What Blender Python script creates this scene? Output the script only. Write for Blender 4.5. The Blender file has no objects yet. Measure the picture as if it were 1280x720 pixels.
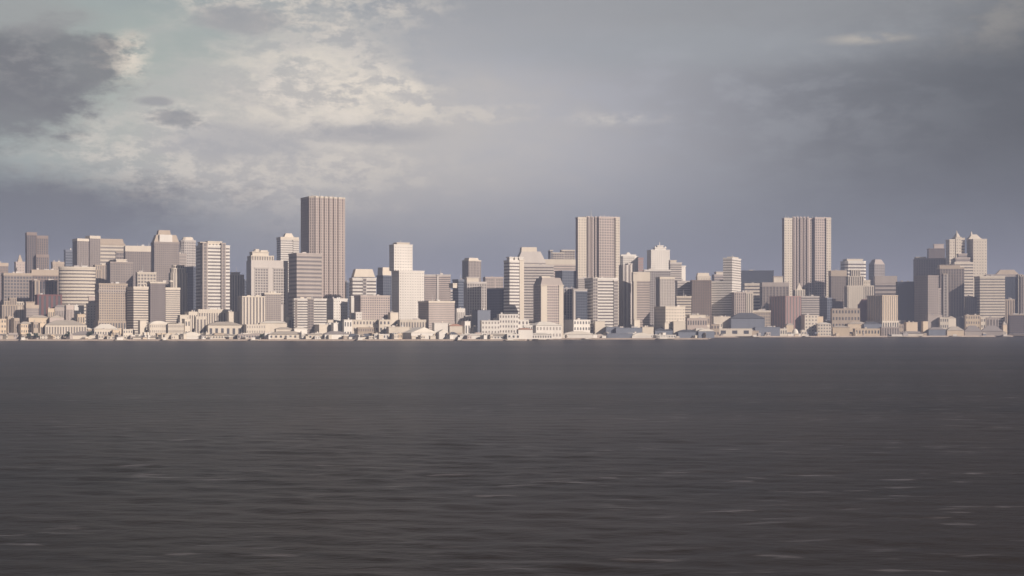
import bpy, bmesh, math, random
from mathutils import Vector, noise
R = math.radians
random.seed(11)
scene = bpy.context.scene
COL = scene.collection

# ------------------------------------------------------------------ view geometry
F = 1778.0            # focal length in photo pixels (50 mm on 36 mm, 1280 px)
HZ = 408.0            # row of the horizon
CAMH = 20.25          # height of the eye over the water
GZ = 2.0              # height of the quay
SUN_AZ = 47.0         # sun to the right, behind the camera
SUN_EL = 26.0
S = (math.sin(R(SUN_AZ)), -math.cos(R(SUN_AZ)))

SHORE = [(-400, 2000), (655, 2000), (690, 2200), (884, 2200), (892, 2620), (1280, 2800), (1900, 3000)]
def shore(px):
    for (a, ya), (b, yb) in zip(SHORE, SHORE[1:]):
        if a <= px <= b:
            return ya + (yb - ya) * (px - a) / (b - a)
    return SHORE[0][1] if px < SHORE[0][0] else SHORE[-1][1]

# ------------------------------------------------------------------ materials
def new_mat(name):
    m = bpy.data.materials.new(name); m.use_nodes = True
    nt = m.node_tree
    return m, nt, nt.nodes['Principled BSDF']

def wall_mat(name, rgb, rough=0.85, var=0.16, spec=0.3, metal=0.0):
    m, nt, b = new_mat(name)
    N, Lk = nt.nodes, nt.links
    geo = N.new('ShaderNodeNewGeometry')
    info = N.new('ShaderNodeObjectInfo')
    mp = N.new('ShaderNodeMapping'); mp.inputs['Scale'].default_value = (0.09, 0.09, 0.012)
    n1 = N.new('ShaderNodeTexNoise'); n1.inputs['Scale'].default_value = 1.0; n1.inputs['Detail'].default_value = 5
    n1.inputs['Roughness'].default_value = 0.6
    n2 = N.new('ShaderNodeTexNoise'); n2.inputs['Scale'].default_value = 0.6; n2.inputs['Detail'].default_value = 3
    Lk.new(geo.outputs['Position'], mp.inputs['Vector']); Lk.new(mp.outputs['Vector'], n1.inputs['Vector'])
    Lk.new(geo.outputs['Position'], n2.inputs['Vector'])
    def math_(op, a, c, val=None):
        n = N.new('ShaderNodeMath'); n.operation = op
        for i, x in enumerate((a, c)):
            if isinstance(x, (int, float)): n.inputs[i].default_value = x
            else: Lk.new(x, n.inputs[i])
        return n.outputs[0]
    s = math_('ADD', math_('MULTIPLY', n1.outputs['Fac'], var * 2.2), math_('MULTIPLY', n2.outputs['Fac'], var))
    s = math_('ADD', s, math_('MULTIPLY', info.outputs['Random'], var * 0.8))
    s = math_('ADD', s, 1.0 - var * 2.0)
    mix = N.new('ShaderNodeVectorMath'); mix.operation = 'SCALE'
    mix.inputs[0].default_value = rgb
    Lk.new(s, mix.inputs['Scale'])
    Lk.new(mix.outputs[0], b.inputs['Base Color'])
    b.inputs['Roughness'].default_value = rough
    b.inputs['Specular IOR Level'].default_value = spec
    b.inputs['Metallic'].default_value = metal
    return m

PAL = dict(
    W=(.66, .62, .56), C=(.585, .52, .43), T=(.40, .33, .26), K=(.38, .33, .295), G=(.36, .335, .325),
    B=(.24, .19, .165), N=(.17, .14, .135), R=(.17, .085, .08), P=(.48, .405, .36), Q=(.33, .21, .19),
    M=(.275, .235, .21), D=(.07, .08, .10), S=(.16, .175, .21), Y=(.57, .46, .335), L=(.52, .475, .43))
WORDS = dict(W='white', C='cream', T='tan', K='taupe', G='grey', B='brown', N='dark brown', P='pinkish',
             M='brown grey', D='dark slate', S='slate', Y='golden', L='pale grey', R='dark red', Q='red')
MAT = {k: wall_mat('masonry_' + WORDS[k].replace(' ', '_'), v) for k, v in PAL.items()}
GLZ = {
    'g': wall_mat('window_glass_dark', (.075, .075, .085), 0.35, 0.25, 0.5),
    'm': wall_mat('window_glass_smoke', (.15, .13, .125), 0.4, 0.25, 0.5),
    'l': wall_mat('window_glass_pale', (.25, .22, .20), 0.4, 0.2, 0.5),
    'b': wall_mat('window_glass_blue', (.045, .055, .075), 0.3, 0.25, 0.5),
}
ROOFM = {
    't': wall_mat('roof_gravel', (.42, .37, .31), 0.9),
    'd': wall_mat('roof_dark_felt', (.09, .095, .11), 0.9),
    'w': wall_mat('roof_white_sheet', (.66, .61, .53), 0.7),
    'k': wall_mat('roof_taupe_sheet', (.27, .24, .225), 0.8),
    'r': wall_mat('roof_clay_tile', (.42, .24, .17), 0.9),
}
METAL = wall_mat('painted_metal', (.5, .48, .45), 0.5, 0.1, 0.5)

# ------------------------------------------------------------------ object helpers
def link(o, parent=None):
    COL.objects.link(o)
    if parent: o.parent = parent
    return o

def build(name, bm, mat, parent=None, base=None):
    bmesh.ops.recalc_face_normals(bm, faces=bm.faces[:])
    me = bpy.data.meshes.new(name)
    if base is not None:
        bmesh.ops.translate(bm, verts=bm.verts[:], vec=-Vector(base))
    bm.to_mesh(me); bm.free()
    me.materials.append(mat)
    o = bpy.data.objects.new(name, me)
    link(o, parent)
    return o

def thing(name, label, cat, loc, group=None):
    o = bpy.data.objects.new(name, None); link(o)
    o.location = loc; o.empty_display_size = 5
    o['label'] = label; o['category'] = cat
    if group: o['group'] = group
    return o

def prism(bm, poly, z0, z1, top=None):
    top = top or poly
    lo = [bm.verts.new((x, y, z0)) for x, y in poly]
    hi = [bm.verts.new((x, y, z1)) for x, y in top]
    n = len(poly)
    for i in range(n):
        j = (i + 1) % n
        bm.faces.new((lo[i], lo[j], hi[j], hi[i]))
    bm.faces.new(hi); bm.faces.new(list(reversed(lo)))

def area(p):
    return sum(p[i][0] * p[(i + 1) % len(p)][1] - p[(i + 1) % len(p)][0] * p[i][1] for i in range(len(p))) / 2

def ccw(p):
    return p if area(p) > 0 else list(reversed(p))

def offset(poly, t):
    n = len(poly); out = []
    for i in range(n):
        p0 = Vector(poly[i - 1]); p1 = Vector(poly[i]); p2 = Vector(poly[(i + 1) % n])
        e1 = (p1 - p0).normalized(); e2 = (p2 - p1).normalized()
        n1 = Vector((e1.y, -e1.x)); n2 = Vector((e2.y, -e2.x))
        m = n1 + n2
        if m.length < 1e-6: m = n1
        m.normalize()
        c = max(0.35, m.dot(n1))
        q = p1 + m * (t / c)
        out.append((q.x, q.y))
    return out

def centroid(p):
    return (sum(a for a, b in p) / len(p), sum(b for a, b in p) / len(p))

def scaled(p, s):
    c = centroid(p)
    return [(c[0] + (x - c[0]) * s, c[1] + (y - c[1]) * s) for x, y in p]

class Frame:
    """local frame of a building: near corner P, u along the sunlit front, v back along the side"""
    def __init__(s, x0, xe, x1, Y, k=0.8, th=None):
        s.Y = Y
        tx = (xe - 640) / F
        s.P = Vector((tx * Y, Y))
        phi = math.atan(tx)
        A = max(0.5, x1 - xe); B = max(0.0, xe - x0)
        if th is None:
            th = math.degrees(math.atan2(B, k * A)) if B > 0 else 1.5
            th = min(40, max(1.5, th))
        th = R(th)
        right = Vector((math.cos(phi), -math.sin(phi))); away = Vector((math.sin(phi), math.cos(phi)))
        s.u = right * math.cos(th) + away * math.sin(th)
        s.v = -right * math.sin(th) + away * math.cos(th)
        t1 = (x1 - 640) / F; t0 = (x0 - 640) / F
        s.w = (t1 * s.P.y - s.P.x) / (s.u.x - t1 * s.u.y)
        if B > 0:
            s.d = (t0 * s.P.y - s.P.x) / (s.v.x - t0 * s.v.y)
        else:
            s.d = k * s.w
        s.d = max(6.0, min(s.d, 130.0))
        s.m = Y / F                       # metres per photo pixel
    def pt(s, a, b):
        q = s.P + s.u * (s.w * a) + s.v * (s.d * b)
        return (q.x, q.y)
    def z(s, y):
        return CAMH + (HZ - y) * s.m
    def plan(s, kind, u0=0, u1=1, v0=0, v1=1):
        g = lambda a, b: s.pt(u0 + (u1 - u0) * a, v0 + (v1 - v0) * b)
        if kind == 'box':
            p = [g(0, 0), g(1, 0), g(1, 1), g(0, 1)]
        elif kind == 'oct':
            c = 0.2
            p = [g(c, 0), g(1 - c, 0), g(1, c), g(1, 1 - c), g(1 - c, 1), g(c, 1), g(0, 1 - c), g(0, c)]
        elif kind == 'cham':
            c = 0.12
            p = [g(c, 0), g(1 - c, 0), g(1, c), g(1, 1 - c), g(1 - c, 1), g(c, 1), g(0, 1 - c), g(0, c)]
        elif kind == 'round':
            p = [g(.5 + .5 * math.cos(t * math.pi / 16), .5 + .5 * math.sin(t * math.pi / 16)) for t in range(32)]
        elif kind == 'bow':               # bowed front
            p = [g(a / 8, 0.16 * (2 * a / 8 - 1) ** 2) for a in range(9)] + [g(1, 1), g(0, 1)]
        elif kind == 'saw':               # sawtooth bay windows all round
            c = 0.1
            q = [g(c, 0), g(1 - c, 0), g(1, c), g(1, 1 - c), g(1 - c, 1), g(c, 1), g(0, 1 - c), g(0, c)]
            q = ccw(q); p = []
            for i in range(8):
                a = Vector(q[i]); b = Vector(q[(i + 1) % 8]); L = (b - a).length
                e = (b - a) / L; nn = Vector((e.y, -e.x))
                n = max(1, round(L / 8.5))
                if nn.dot(s.u) < -.25 or nn.dot(s.v) > .6:      # left side shaped flat so it stays dark; the back is flat too
                    p.append(tuple(a)); continue
                for j in range(n):
                    p.append(tuple(a + e * (L * j / n)))
                    p.append(tuple(a + e * (L * (j + .28) / n) + nn * 3.0))
                    p.append(tuple(a + e * (L * (j + .72) / n) + nn * 3.0))
        return ccw(p)

STY = {  # hb share of floor that is spandrel, vb share of bay that is pier
    'h': dict(hb=.5, vb=0.0), 'H': dict(hb=.62, vb=.12), 'v': dict(hb=.18, vb=.42), 'V': dict(hb=.0, vb=.5),
    'g': dict(hb=.38, vb=.34), 'G': dict(hb=.66, vb=.6), 'p': dict(hb=1.0, vb=0), 'n': dict(hb=.22, vb=.12),
    'b': dict(hb=.45, vb=0.0)}

def facade(bmg, bmc, poly, z0, z1, fl, bay, hb, vb, t=0.35):
    prism(bmg, poly, z0, z1)
    H = z1 - z0
    if hb > 0:
        n = max(1, round(H / fl)); fl = H / n
        po = offset(poly, t)
        for k in range(n):
            zt = z1 - k * fl
            prism(bmc, po, zt - fl * hb, zt - 0.001)
    if vb > 0:
        tv = t + (0.22 if vb >= hb else -0.1)
        n_ = len(poly)
        for i in range(n_):
            a = Vector(poly[i]); b = Vector(poly[(i + 1) % n_]); L = (b - a).length
            if L < bay * 0.6: 
                continue
            e = (b - a) / L; nn = Vector((e.y, -e.x))
            n = max(1, round(L / bay)); st = L / n; hw = st * vb / 2
            for j in range(n + 1):
                c0 = max(0.02, j * st - hw); c1 = min(L - 0.02, j * st + hw)
                q = [a + e * c0 - nn * .3, a + e * c1 - nn * .3, a + e * c1 + nn * tv, a + e * c0 + nn * tv]
                prism(bmc, ccw([tuple(x) for x in q]), z0, z1 + 0.15)

NICK = []            # (px, short name) of landmarks used in the labels of the small houses
TREES = []

def units(fr, poly, z, n, root, rng, hmax=4.0, on=None):
    """roof plant: each box on the roof its own part"""
    c = Vector(centroid(poly))
    for i in range(n):
        a = rng.uniform(.18, .82); b = rng.uniform(.12, .6)
        w = rng.uniform(.06, .16); d = rng.uniform(.1, .2)
        q = ccw([fr.pt(a - w / 2, b), fr.pt(a + w / 2, b), fr.pt(a + w / 2, b + d), fr.pt(a - w / 2, b + d)])
        bm = bmesh.new(); prism(bm, q, z, z + rng.uniform(1.5, hmax))
        build('rooftop_unit', bm, rng.choice([METAL, MAT['L'], MAT['C'], MAT['G']]), on or root, root.location)

def mast(fr, a, b, z, h, root, r=.6, name='antenna', on=None):
    x, y = fr.pt(a, b)
    bm = bmesh.new()
    q = lambda rr: [(x + rr * math.cos(t * math.pi / 3), y + rr * math.sin(t * math.pi / 3)) for t in range(6)]
    prism(bm, q(r), z, z + h, q(r * .3))
    build(name, bm, METAL, on or root, root.location)

def T(label, x0, xe, x1, y, d, st, col, gl='m', fl=3.4, bay=3.2, k=.8, th=None, plan='box', cap=1.2, capc=None,
      vols=(), crown=(), ant=(), un=3, kind='office_tower', cat='office tower', main=(0, 1, 0, 1), nick=None,
      hb=None, vb=None, group='towers of the waterfront city', base=None):
    """one building. vols: (name, u0,u1,v0,v1, ytop, ybot, style, colour, glass, plan); crown: (type, u0,u1,v0,v1, z0y, z1y, scale, colour)"""
    Y = shore(xe) + d
    fr = Frame(x0, xe, x1, Y, k, th)
    rng = random.Random(label)
    c = fr.pt(.5, .5)
    root = thing(kind, label, cat, (c[0], c[1], GZ), group)
    flm = fl * fr.m; baym = bay * fr.m
    def vol(nm, u0, u1, v0, v1, yt, yb, st, col, gl, plan, capp, main_):
        poly = fr.plan(plan, u0, u1, v0, v1)
        z1 = fr.z(yt) - (capp * fr.m if capp else 0); z0 = GZ if yb is None else fr.z(yb)
        sh = dict(STY[st])
        if main_ and hb is not None: sh['hb'] = hb
        if main_ and vb is not None: sh['vb'] = vb
        if st == 'p':
            bm = bmesh.new(); prism(bm, poly, z0, z1)
            build(nm, bm, MAT[col], root, root.location)
        else:
            bg, bc = bmesh.new(), bmesh.new()
            facade(bg, bc, poly, z0, z1, flm, baym, sh['hb'], sh['vb'])
            o = build(nm, bc, MAT[col], root, root.location)
            build('glazing', bg, GLZ[gl], root, root.location)
        if capp:
            bm = bmesh.new(); prism(bm, offset(poly, .75), z1 + 0.002 - .4, z1 + capp * fr.m)
            rf = build('roof', bm, MAT[capc or col], root, root.location)
        return poly, z1 + (capp * fr.m if capp else 0), (rf if capp else None)
    if main:
        poly, zt, rf = vol('facade', *main, y, None, st, col, gl, plan, cap, True)
        if un: units(fr, poly, zt, un, root, rng, 2.2 * fr.m, rf)
        if un and rng.random() < .4: mast(fr, rng.uniform(.25, .7), rng.uniform(.2, .5), zt - .2, rng.uniform(6, 14), root, .45, on=rf)
    for v in vols:
        v = list(v) + [None] * (12 - len(v))
        vol(v[0], v[1], v[2], v[3], v[4], v[5], v[6], v[7] or st, v[8] or col, v[9] or gl, v[10] or 'box', v[11] if v[11] is not None else .8, False)
    for cr in crown:
        ty, u0, u1, v0, v1, ya, yb, sc_, cc = cr
        poly = fr.plan('box' if ty != 'fo' else 'oct', u0, u1, v0, v1)
        bm = bmesh.new(); za, zb = fr.z(ya), fr.z(yb)
        prism(bm, poly, za, zb, scaled(poly, max(.02, sc_)))
        build({'f': 'crown', 'fo': 'crown', 'b': 'penthouse', 's': 'spire'}[ty], bm, MAT[cc], root, root.location)
    for a in ant:
        mast(fr, a[0], a[1], fr.z(a[2]), (a[2] - a[3]) * fr.m, root)
    if base:
        yb, bst, bcol = base
        bg, bc = bmesh.new(), bmesh.new()
        poly = offset(fr.plan('box', *main), 1.6)
        facade(bg, bc, poly, GZ, fr.z(yb), 60, 3.6 * fr.m, .12, .45)
        build('base_arcade', bc, MAT[bcol], root, root.location); build('glazing', bg, GLZ['g'], root, root.location)
    if nick: NICK.append(((x0 + x1) / 2, nick))
    return root, fr

HAZE = 1.1e-4
SUN_W = 5.0
SKY_K = 0.035
EXPO = 0.18
# ------------------------------------------------------------------ towers, left to right; shade over the left ones is put into wall colours
T('brown gridded tower cut off by the left edge of the photo, pale roof band', -24, -20, 10, 328, 420, 'g', 'B', capc='T', cap=4, nick='the tower at the left edge')
T('little tan house-topped tower standing behind the dark gridded block', 18, 20, 31, 327, 760, 'G', 'P', gl='l',
  crown=[('f', .25, .8, .2, .8, 327, 318, .15, 'T')], un=0)
T('tall brown tower of three joined slabs with pale parapets', 32, 34, 60, 294, 640, 'v', 'N', cap=0, un=0, main=(0.0, .42, 0, 1), fl=3, bay=2.4, gl='g',
  vols=[('tall_slab', 0, .46, .1, 1, 290, None, 'v', 'B', 'g', 'box', 3.5), ('corner_slab', .47, 1, .05, 1, 294, None, 'v', 'B', 'g', 'box', 3.5), ('lower_slab', .42, 1.0, -.35, .04, 318, None, 'v', 'B', 'g', 'box', 3.5)],
  nick='the triple brown slab')
T('narrow tan tower with plain walls behind the striped round building', 64, 66, 80, 327, 820, 'G', 'T', gl='l', cap=3)
T('wide dark gridded block with small pale windows and tan roof band', 2, 5, 40, 341, 300, 'g', 'M', gl='g', capc='T', cap=3, fl=4.2, bay=3.6, nick='the wide dark gridded block')
T('dark brown gridded office slab with deep tan cornice, left of the round building', 38, 40, 76, 337, 340, 'g', 'B', gl='g', capc='T', cap=7, fl=4, bay=3.4, un=5)
T('dark curved block with two pale corner piers in front of the brown gridded slab', 37, 41, 72, 350, 240, 'v', 'N', gl='b', cap=1.5, plan='bow', bay=4,
  vols=[('corner_pier', .08, .26, -.06, .08, 350.5, None, 'V', 'T', 'm'), ('corner_pier', .84, .97, -.06, .08, 350.5, None, 'V', 'T', 'm')])
T('dull red-brown windowless block below the dark curved block', 44, 47, 77, 368, 170, 'V', 'R', gl='g', cap=1.2, bay=6, un=1, nick='the dull red block')
T('stepped tan setback building with tall vertical fins, near the left edge', 1, 3, 32, 381, 120, 'V', 'T', gl='m', cap=1, bay=3, un=0,
  vols=[('stepped_bay', .08, .3, .05, .8, 376, None, 'V', 'T', 'm'), ('stepped_bay', .32, .6, .05, .9, 372, None, 'V', 'T', 'm'), ('stepped_bay', .62, .92, .02, .8, 377, None, 'V', 'C', 'm')], nick='the stepped finned building')
T('plain tan block with louvred grey front beside the stepped finned building', 30, 33, 48, 381, 100, 'h', 'K', gl='m', capc='T', cap=4, fl=2, vols=[('penthouse', 0, .7, .1, .9, 377, 381, 'p', 'T')], un=0)
T('round drum-shaped tower wrapped in white and grey stripes', 73, 74, 120, 333, 210, 'b', 'C', gl='m', plan='round', k=.95, th=3, fl=4.25, cap=1.6, un=2, kind='round_tower', nick='the striped round tower',
  hb=.6, cat='round tower')
T('thin grey striped tower behind the upper left of the round tower', 80, 82, 91, 312, 980, 'h', 'S', gl='b', un=1)
T('pair of brown slab towers of unequal height with cream caps', 91, 97, 119, 298, 640, 'v', 'M', gl='m', main=(0, .66, .02, 1), cap=3, capc='C', fl=2.6, bay=2,
  vols=[('tall_slab', .68, 1.25, -.1, .8, 294, None, 'v', 'M', 'm', 'box', 3.4)], un=0, nick='the two brown slabs')
T('broad cream building with bold white floor bands and hipped roof', 117, 118, 156, 304, 720, 'h', 'C', gl='l', fl=4.6, cap=2, capc='T', un=0,
  crown=[('f', .02, .98, .05, .95, 304, 298, .9, 'T')], vols=[('grey_bay', .72, 1.0, -.05, .1, 314, None, 'n', 'K', 'm')], nick='the broad banded building')  # right-hand bay is a grey block
T('grey finned slab with tall blank cream parapet', 155, 157, 189, 307, 660, 'v', 'M', gl='m', cap=7, capc='C', bay=2.6, un=1, ant=[(.93, .3, 307, 302)])
T('tan ribbed setback tower squeezed beside the round tower', 117, 119, 133, 331, 400, 'V', 'T', gl='m', bay=3, cap=1, vols=[('stepped_bay', -.1, .5, -.1, .5, 337, None, 'V', 'T', 'm')])
T('square taupe gridded tower with dark left side, behind the golden grid block', 133, 138, 166, 327, 330, 'g', 'M', gl='m', cap=1.5, bay=3, fl=3, vols=[('penthouse', .3, .75, .2, .8, 323.5, 327, 'p', 'C')], nick='the square taupe tower')
T('golden tan gridded tower with ribbed base and dark band below its top', 119, 124, 159, 354, 90, 'g', 'T', gl='m', cap=1.4, bay=3, fl=3.1, th=15,
  vols=[('attic_band', -.01, 1.01, -.01, 1.01, 362, 366, 'V', 'K', 'g')], base=(401, 'V', 'T'), un=2, nick='the golden grid tower')
T('cream low tower with paired windows next to the round tower foot', 108, 109, 120, 379, 150, 'G', 'C', gl='l', cap=1.2, vols=[('penthouse', .2, .95, .2, .9, 370, 379, 'p', 'P')])
T('tan tower with close horizontal bands and broad dark side wall', 159, 167, 185, 358, 95, 'h', 'C', gl='m', fl=3.15, cap=2.4, un=2, th=28, nick='the tan banded tower')
T('dark glass tower with cream roof edge and tan banded wing', 184, 188, 225, 352, 110, 'n', 'N', gl='m', main=(0, .5, 0, 1), cap=1.8, capc='C', bay=2.6, fl=2.6, th=17,
  vols=[('banded_wing', .52, 1, .05, 1, 359, None, 'h', 'C', 'm', 'box', 2)], nick='the dark glass tower with tan wing')
T('small white tower with rows of square windows behind the tan banded tower', 170, 172, 195, 340, 320, 'g', 'C', gl='m', fl=4, bay=3.6, cap=1.4)
T('cream art deco tower with rounded shoulders and vertical ribs', 211, 214, 234, 341, 210, 'V', 'C', gl='l', cap=0, bay=3.4, un=0, plan='cham',
  vols=[('upper_shaft', .06, .94, .06, .9, 335, 341, 'V', 'C', 'l', 'cham'), ('top_storey', .16, .84, .16, .8, 331, 335, 'V', 'C', 'm', 'cham')], nick='the cream art deco tower')
T('tall taupe gridded tower with white trapezoid crown', 189, 193, 224, 302, 480, 'g', 'M', gl='m', bay=2.5, fl=2.7, cap=2, un=0,
  crown=[('f', 0, 1, .05, .95, 302, 293, .8, 'T'), ('b', .2, .72, -.02, .3, 302, 293, .97, 'W'), ('f', .17, .7, .2, .8, 294, 287, .86, 'T')], nick='the white-crowned tower')
T('octagonal pale gridded tower right of the white-crowned tower', 224, 227, 245, 300, 700, 'g', 'L', gl='m', plan='oct', bay=2.4, fl=3.2, cap=1.4, crown=[('fo', .1, .9, .1, .9, 300, 296, .75, 'C')])
T('short grey louvred block wedged between two taller gridded towers', 222, 223, 233, 317, 560, 'h', 'K', gl='l', fl=4)
T('dark slate tower standing in shadow left of the balcony tower', 228, 242, 262, 333, 420, 'n', 'S', gl='b', cap=.8, th=35, un=1)  # the dark slate colour stands for the shade on this tower
T('tall balcony tower with white floor bands between grey piers', 245, 253, 287, 306, 170, 'h', 'W', gl='m', fl=4.3, cap=1, un=0, bay=4, k=.9,
  vols=[('grey_pier', .0, .17, -.06, .3, 303, None, 'v', 'K', 'm'), ('grey_pier', .69, .83, -.06, .3, 303, None, 'v', 'K', 'm'),
        ('balcony_stack', .84, 1.02, .1, .5, 309, None, 'h', 'W', 'm'), ('penthouse', .22, .72, .05, .6, 301, 306, 'G', 'C', 'g'), ('penthouse', -.02, .18, .2, .6, 302, 306, 'p', 'C')], nick='the balcony tower')
T('cream ribbed tower with stepped top right of the balcony tower', 285, 288, 305, 343, 400, 'V', 'C', gl='l', plan='cham', bay=3.4, cap=.8, vols=[('top_storey', .15, .7, .1, .8, 340, 343, 'p', 'C')])
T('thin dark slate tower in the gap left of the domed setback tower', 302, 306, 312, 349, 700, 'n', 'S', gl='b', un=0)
T('broad pale tower with two grey window panels and stepped domed top', 308, 314, 360, 325, 330, 'p', 'L', cap=0, un=0, k=.7,
  vols=[('window_panel', .1, .46, -.012, .1, 334, 372, 'g', 'L', 'm'), ('window_panel', .6, .93, -.012, .1, 334, 380, 'g', 'L', 'm'), ('setback_storey', .02, .62, .1, .9, 319, 325, 'V', 'C', 'm', 'box', 1), ('setback_storey', .06, .5, .2, .8, 314, 319, 'p', 'C')],
  crown=[('fo', .12, .3, .3, .7, 314, 310.5, .6, 'C'), ('b', .28, .48, .2, .6, 314, 312, .95, 'C')], nick='the domed setback tower')
T('white banded tower with dark left side behind the domed setback tower', 346, 351, 373, 296, 640, 'h', 'W', gl='l', fl=2.8, cap=3, capc='C', un=0,
  crown=[('f', .25, .8, .2, .8, 296, 291, .6, 'C')], vols=[('corner_bay', .7, 1.02, -.05, .3, 299, None, 'h', 'W', 'l')])
T('ribbed taupe block with flat cream roof edge at mid height', 327, 331, 351, 366, 140, 'g', 'K', gl='m', cap=1.6, capc='C', bay=2.2, fl=2.4)
T('block with strong white vertical fins and dark left side', 298, 303, 331, 370, 90, 'V', 'C', gl='m', bay=4.1, cap=1.2, un=2, nick='the white-finned block')
T('grey-pink banded tower with wide dark side left of the tallest tower', 361, 371, 402, 316, 160, 'h', 'K', gl='m', fl=5.1, hb=.5, cap=1.6, un=1, nick='the grey-pink banded tower')
T('tallest tower of the skyline, with ribbed bays and roof masts', 375, 388, 431, 245, 300, 'g', 'P', gl='m', plan='saw', fl=3.3, bay=3.4, hb=.34, vb=.5, cap=1.5, capc='C', un=4, k=.75,
  ant=[(.35, .3, 245.5, 238), (.75, .3, 245.5, 240)] + [(.08 + .14 * i, .12, 245.5, 242.6) for i in range(7)], nick='the tallest tower')
T('white banded block with grey central pier at the foot of the tallest tower', 366, 368, 408, 373, 70, 'h', 'W', gl='m', fl=3.3, cap=1.4, un=2, th=6,
  vols=[('grey_pier', .42, .6, -.03, .2, 373, None, 'n', 'K', 'm'), ('balcony_stack', .03, .08, -.02, .2, 374, None, 'V', 'K', 'm')], nick='the white banded block')
T('blank white block with broad dark side wall right of the tallest tower', 407, 417, 434, 373, 190, 'G', 'W', gl='l', cap=1, th=30)
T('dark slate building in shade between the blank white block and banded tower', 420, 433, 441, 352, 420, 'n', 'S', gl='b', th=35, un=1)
T('white banded tower with truncated pyramid roof right of the tallest tower', 437, 441, 470, 347, 330, 'h', 'W', gl='m', fl=4.2, cap=1.5, un=0,
  crown=[('f', .05, .97, .05, .95, 346, 336, .78, 'C')], vols=[('grey_pier', .44, .58, -.03, .2, 347, None, 'n', 'L', 'm')], nick='the pyramid-roofed tower')
T('taupe gridded block with dark left side below the pyramid-roofed tower', 443, 451, 487, 369, 100, 'g', 'P', gl='m', bay=2.9, fl=3, cap=1.6, un=2, nick='the taupe grid block')
T('narrow blank white tower against the left side of the taupe grid block', 437, 439, 447, 370, 180, 'p', 'W', cap=1, un=0)
T('small white fin-walled annex at the lower left of the taupe grid block', 444, 445, 452, 390, 70, 'G', 'W', gl='l', cap=.8, un=0)
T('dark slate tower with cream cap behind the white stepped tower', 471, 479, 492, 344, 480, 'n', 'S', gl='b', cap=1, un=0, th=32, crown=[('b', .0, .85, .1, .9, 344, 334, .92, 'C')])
T('bright white gridded tower in two steps with dark left side', 490, 499, 530, 338, 180, 'G', 'W', gl='l', main=(0, 1, 0, 1), bay=3.4, fl=3.4, cap=.8, un=0, th=20,
  vols=[('upper_shaft', -.13, .6, .25, .9, 305, 338, 'G', 'W', 'l', 'box', .8), ('penthouse', .0, .5, .3, .8, 302.5, 305, 'p', 'C')], ant=[(.2, .5, 302, 299)], nick='the white stepped tower')
T('pinkish grey office slab with a pale central pier', 529, 531, 563, 343, 620, 'h', 'P', gl='m', fl=2.4, cap=2, capc='L', un=1, vols=[('pale_pier', .47, .54, -.04, .2, 343, None, 'p', 'L')], nick='the pinkish grey slab')
T('broad taupe block with fine horizontal lines and deep shaded side', 523, 536, 568, 376, 80, 'h', 'P', gl='l', fl=2.3, cap=2, capc='C', un=2, th=22, nick='the finely lined taupe block')
T('thin grey tower with chamfered dark left side and pale cap', 578, 586, 601, 325, 720, 'v', 'K', gl='m', cap=1, capc='C', un=0, bay=2.4, crown=[('f', .05, .9, .1, .9, 325, 322, .85, 'C')])
T('stepped grey ribbed tower below the thin grey tower', 580, 584, 608, 352, 360, 'v', 'L', gl='m', cap=2, capc='L', bay=3.2, un=0, hb=.3,
  vols=[('upper_storey', .0, .62, .1, .9, 346, 352, 'p', 'C')], nick='the stepped grey tower')
T('slim slate banded tower on the left of the stepped grey tower', 566, 573, 582, 349, 500, 'h', 'S', gl='b', fl=3.4, un=1, vols=[('penthouse', -.6, .1, .2, .9, 354, 360, 'p', 'C')])
T('wide pale mauve block behind the stepped grey tower', 604, 607, 629, 346, 640, 'n', 'P', gl='l', cap=1.6, un=1, vols=[('pale_pier', .5, .58, -.02, .1, 346, None, 'p', 'P')])
T('dark slate wall of a shaded tower left of the white crenellated tower', 606, 624, 632, 360, 480, 'n', 'S', gl='b', th=38, un=0)  # shade of this wall is put into its slate colour
T('tower with white floor bands and crenellated white crown', 630, 637, 654, 325, 280, 'h', 'W', gl='m', fl=4, cap=1, un=0,
  vols=[('corner_pier', .72, 1.04, -.05, .4, 324, None, 'p', 'C'), ('crown_block', .0, .28, .0, .5, 321, 325, 'p', 'W'), ('crown_block', .38, .6, .0, .5, 321, 325, 'p', 'W'), ('crown_block', .7, 1.0, .0, .5, 321, 325, 'p', 'W')], nick='the white crenellated tower')
T('grey tower with sloping shoulders and lit cream roof box', 643, 647, 682, 327, 450, 'h', 'L', gl='l', fl=3, cap=0, un=0,
  crown=[('f', .0, 1, 0, 1, 327, 314, .68, 'L'), ('b', .16, .72, .2, .8, 314, 308.5, .95, 'C')], nick='the sloping-shouldered tower')
T('grey finely banded slab behind the chamfered cream tower', 652, 655, 692, 331, 350, 'h', 'L', gl='m', fl=3.4, cap=1, un=2)
T('long low-topped slab with blank cream parapet left of the ribbed twin', 676, 681, 722, 324, 560, 'h', 'P', gl='l', fl=3.2, cap=6.5, capc='C', un=0,
  vols=[('roof_block', .2, .28, .3, .7, 312, 324, 'v', 'S', 'm'), ('roof_block', .25, .62, .3, .8, 315, 324, 'n', 'L', 'm'), ('roof_block', .6, 1, .6, 1, 311, 324, 'n', 'L', 'm')], nick='the cream-parapet slab')  # slate roof block colours in the shaded left side of the pale one
T('dark slate hulk in shadow below the cream-parapet slab', 694, 703, 724, 338, 330, 'n', 'S', gl='b', un=0, cap=.6)  # extra tower that plays the shadow cast on the slab behind
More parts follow.
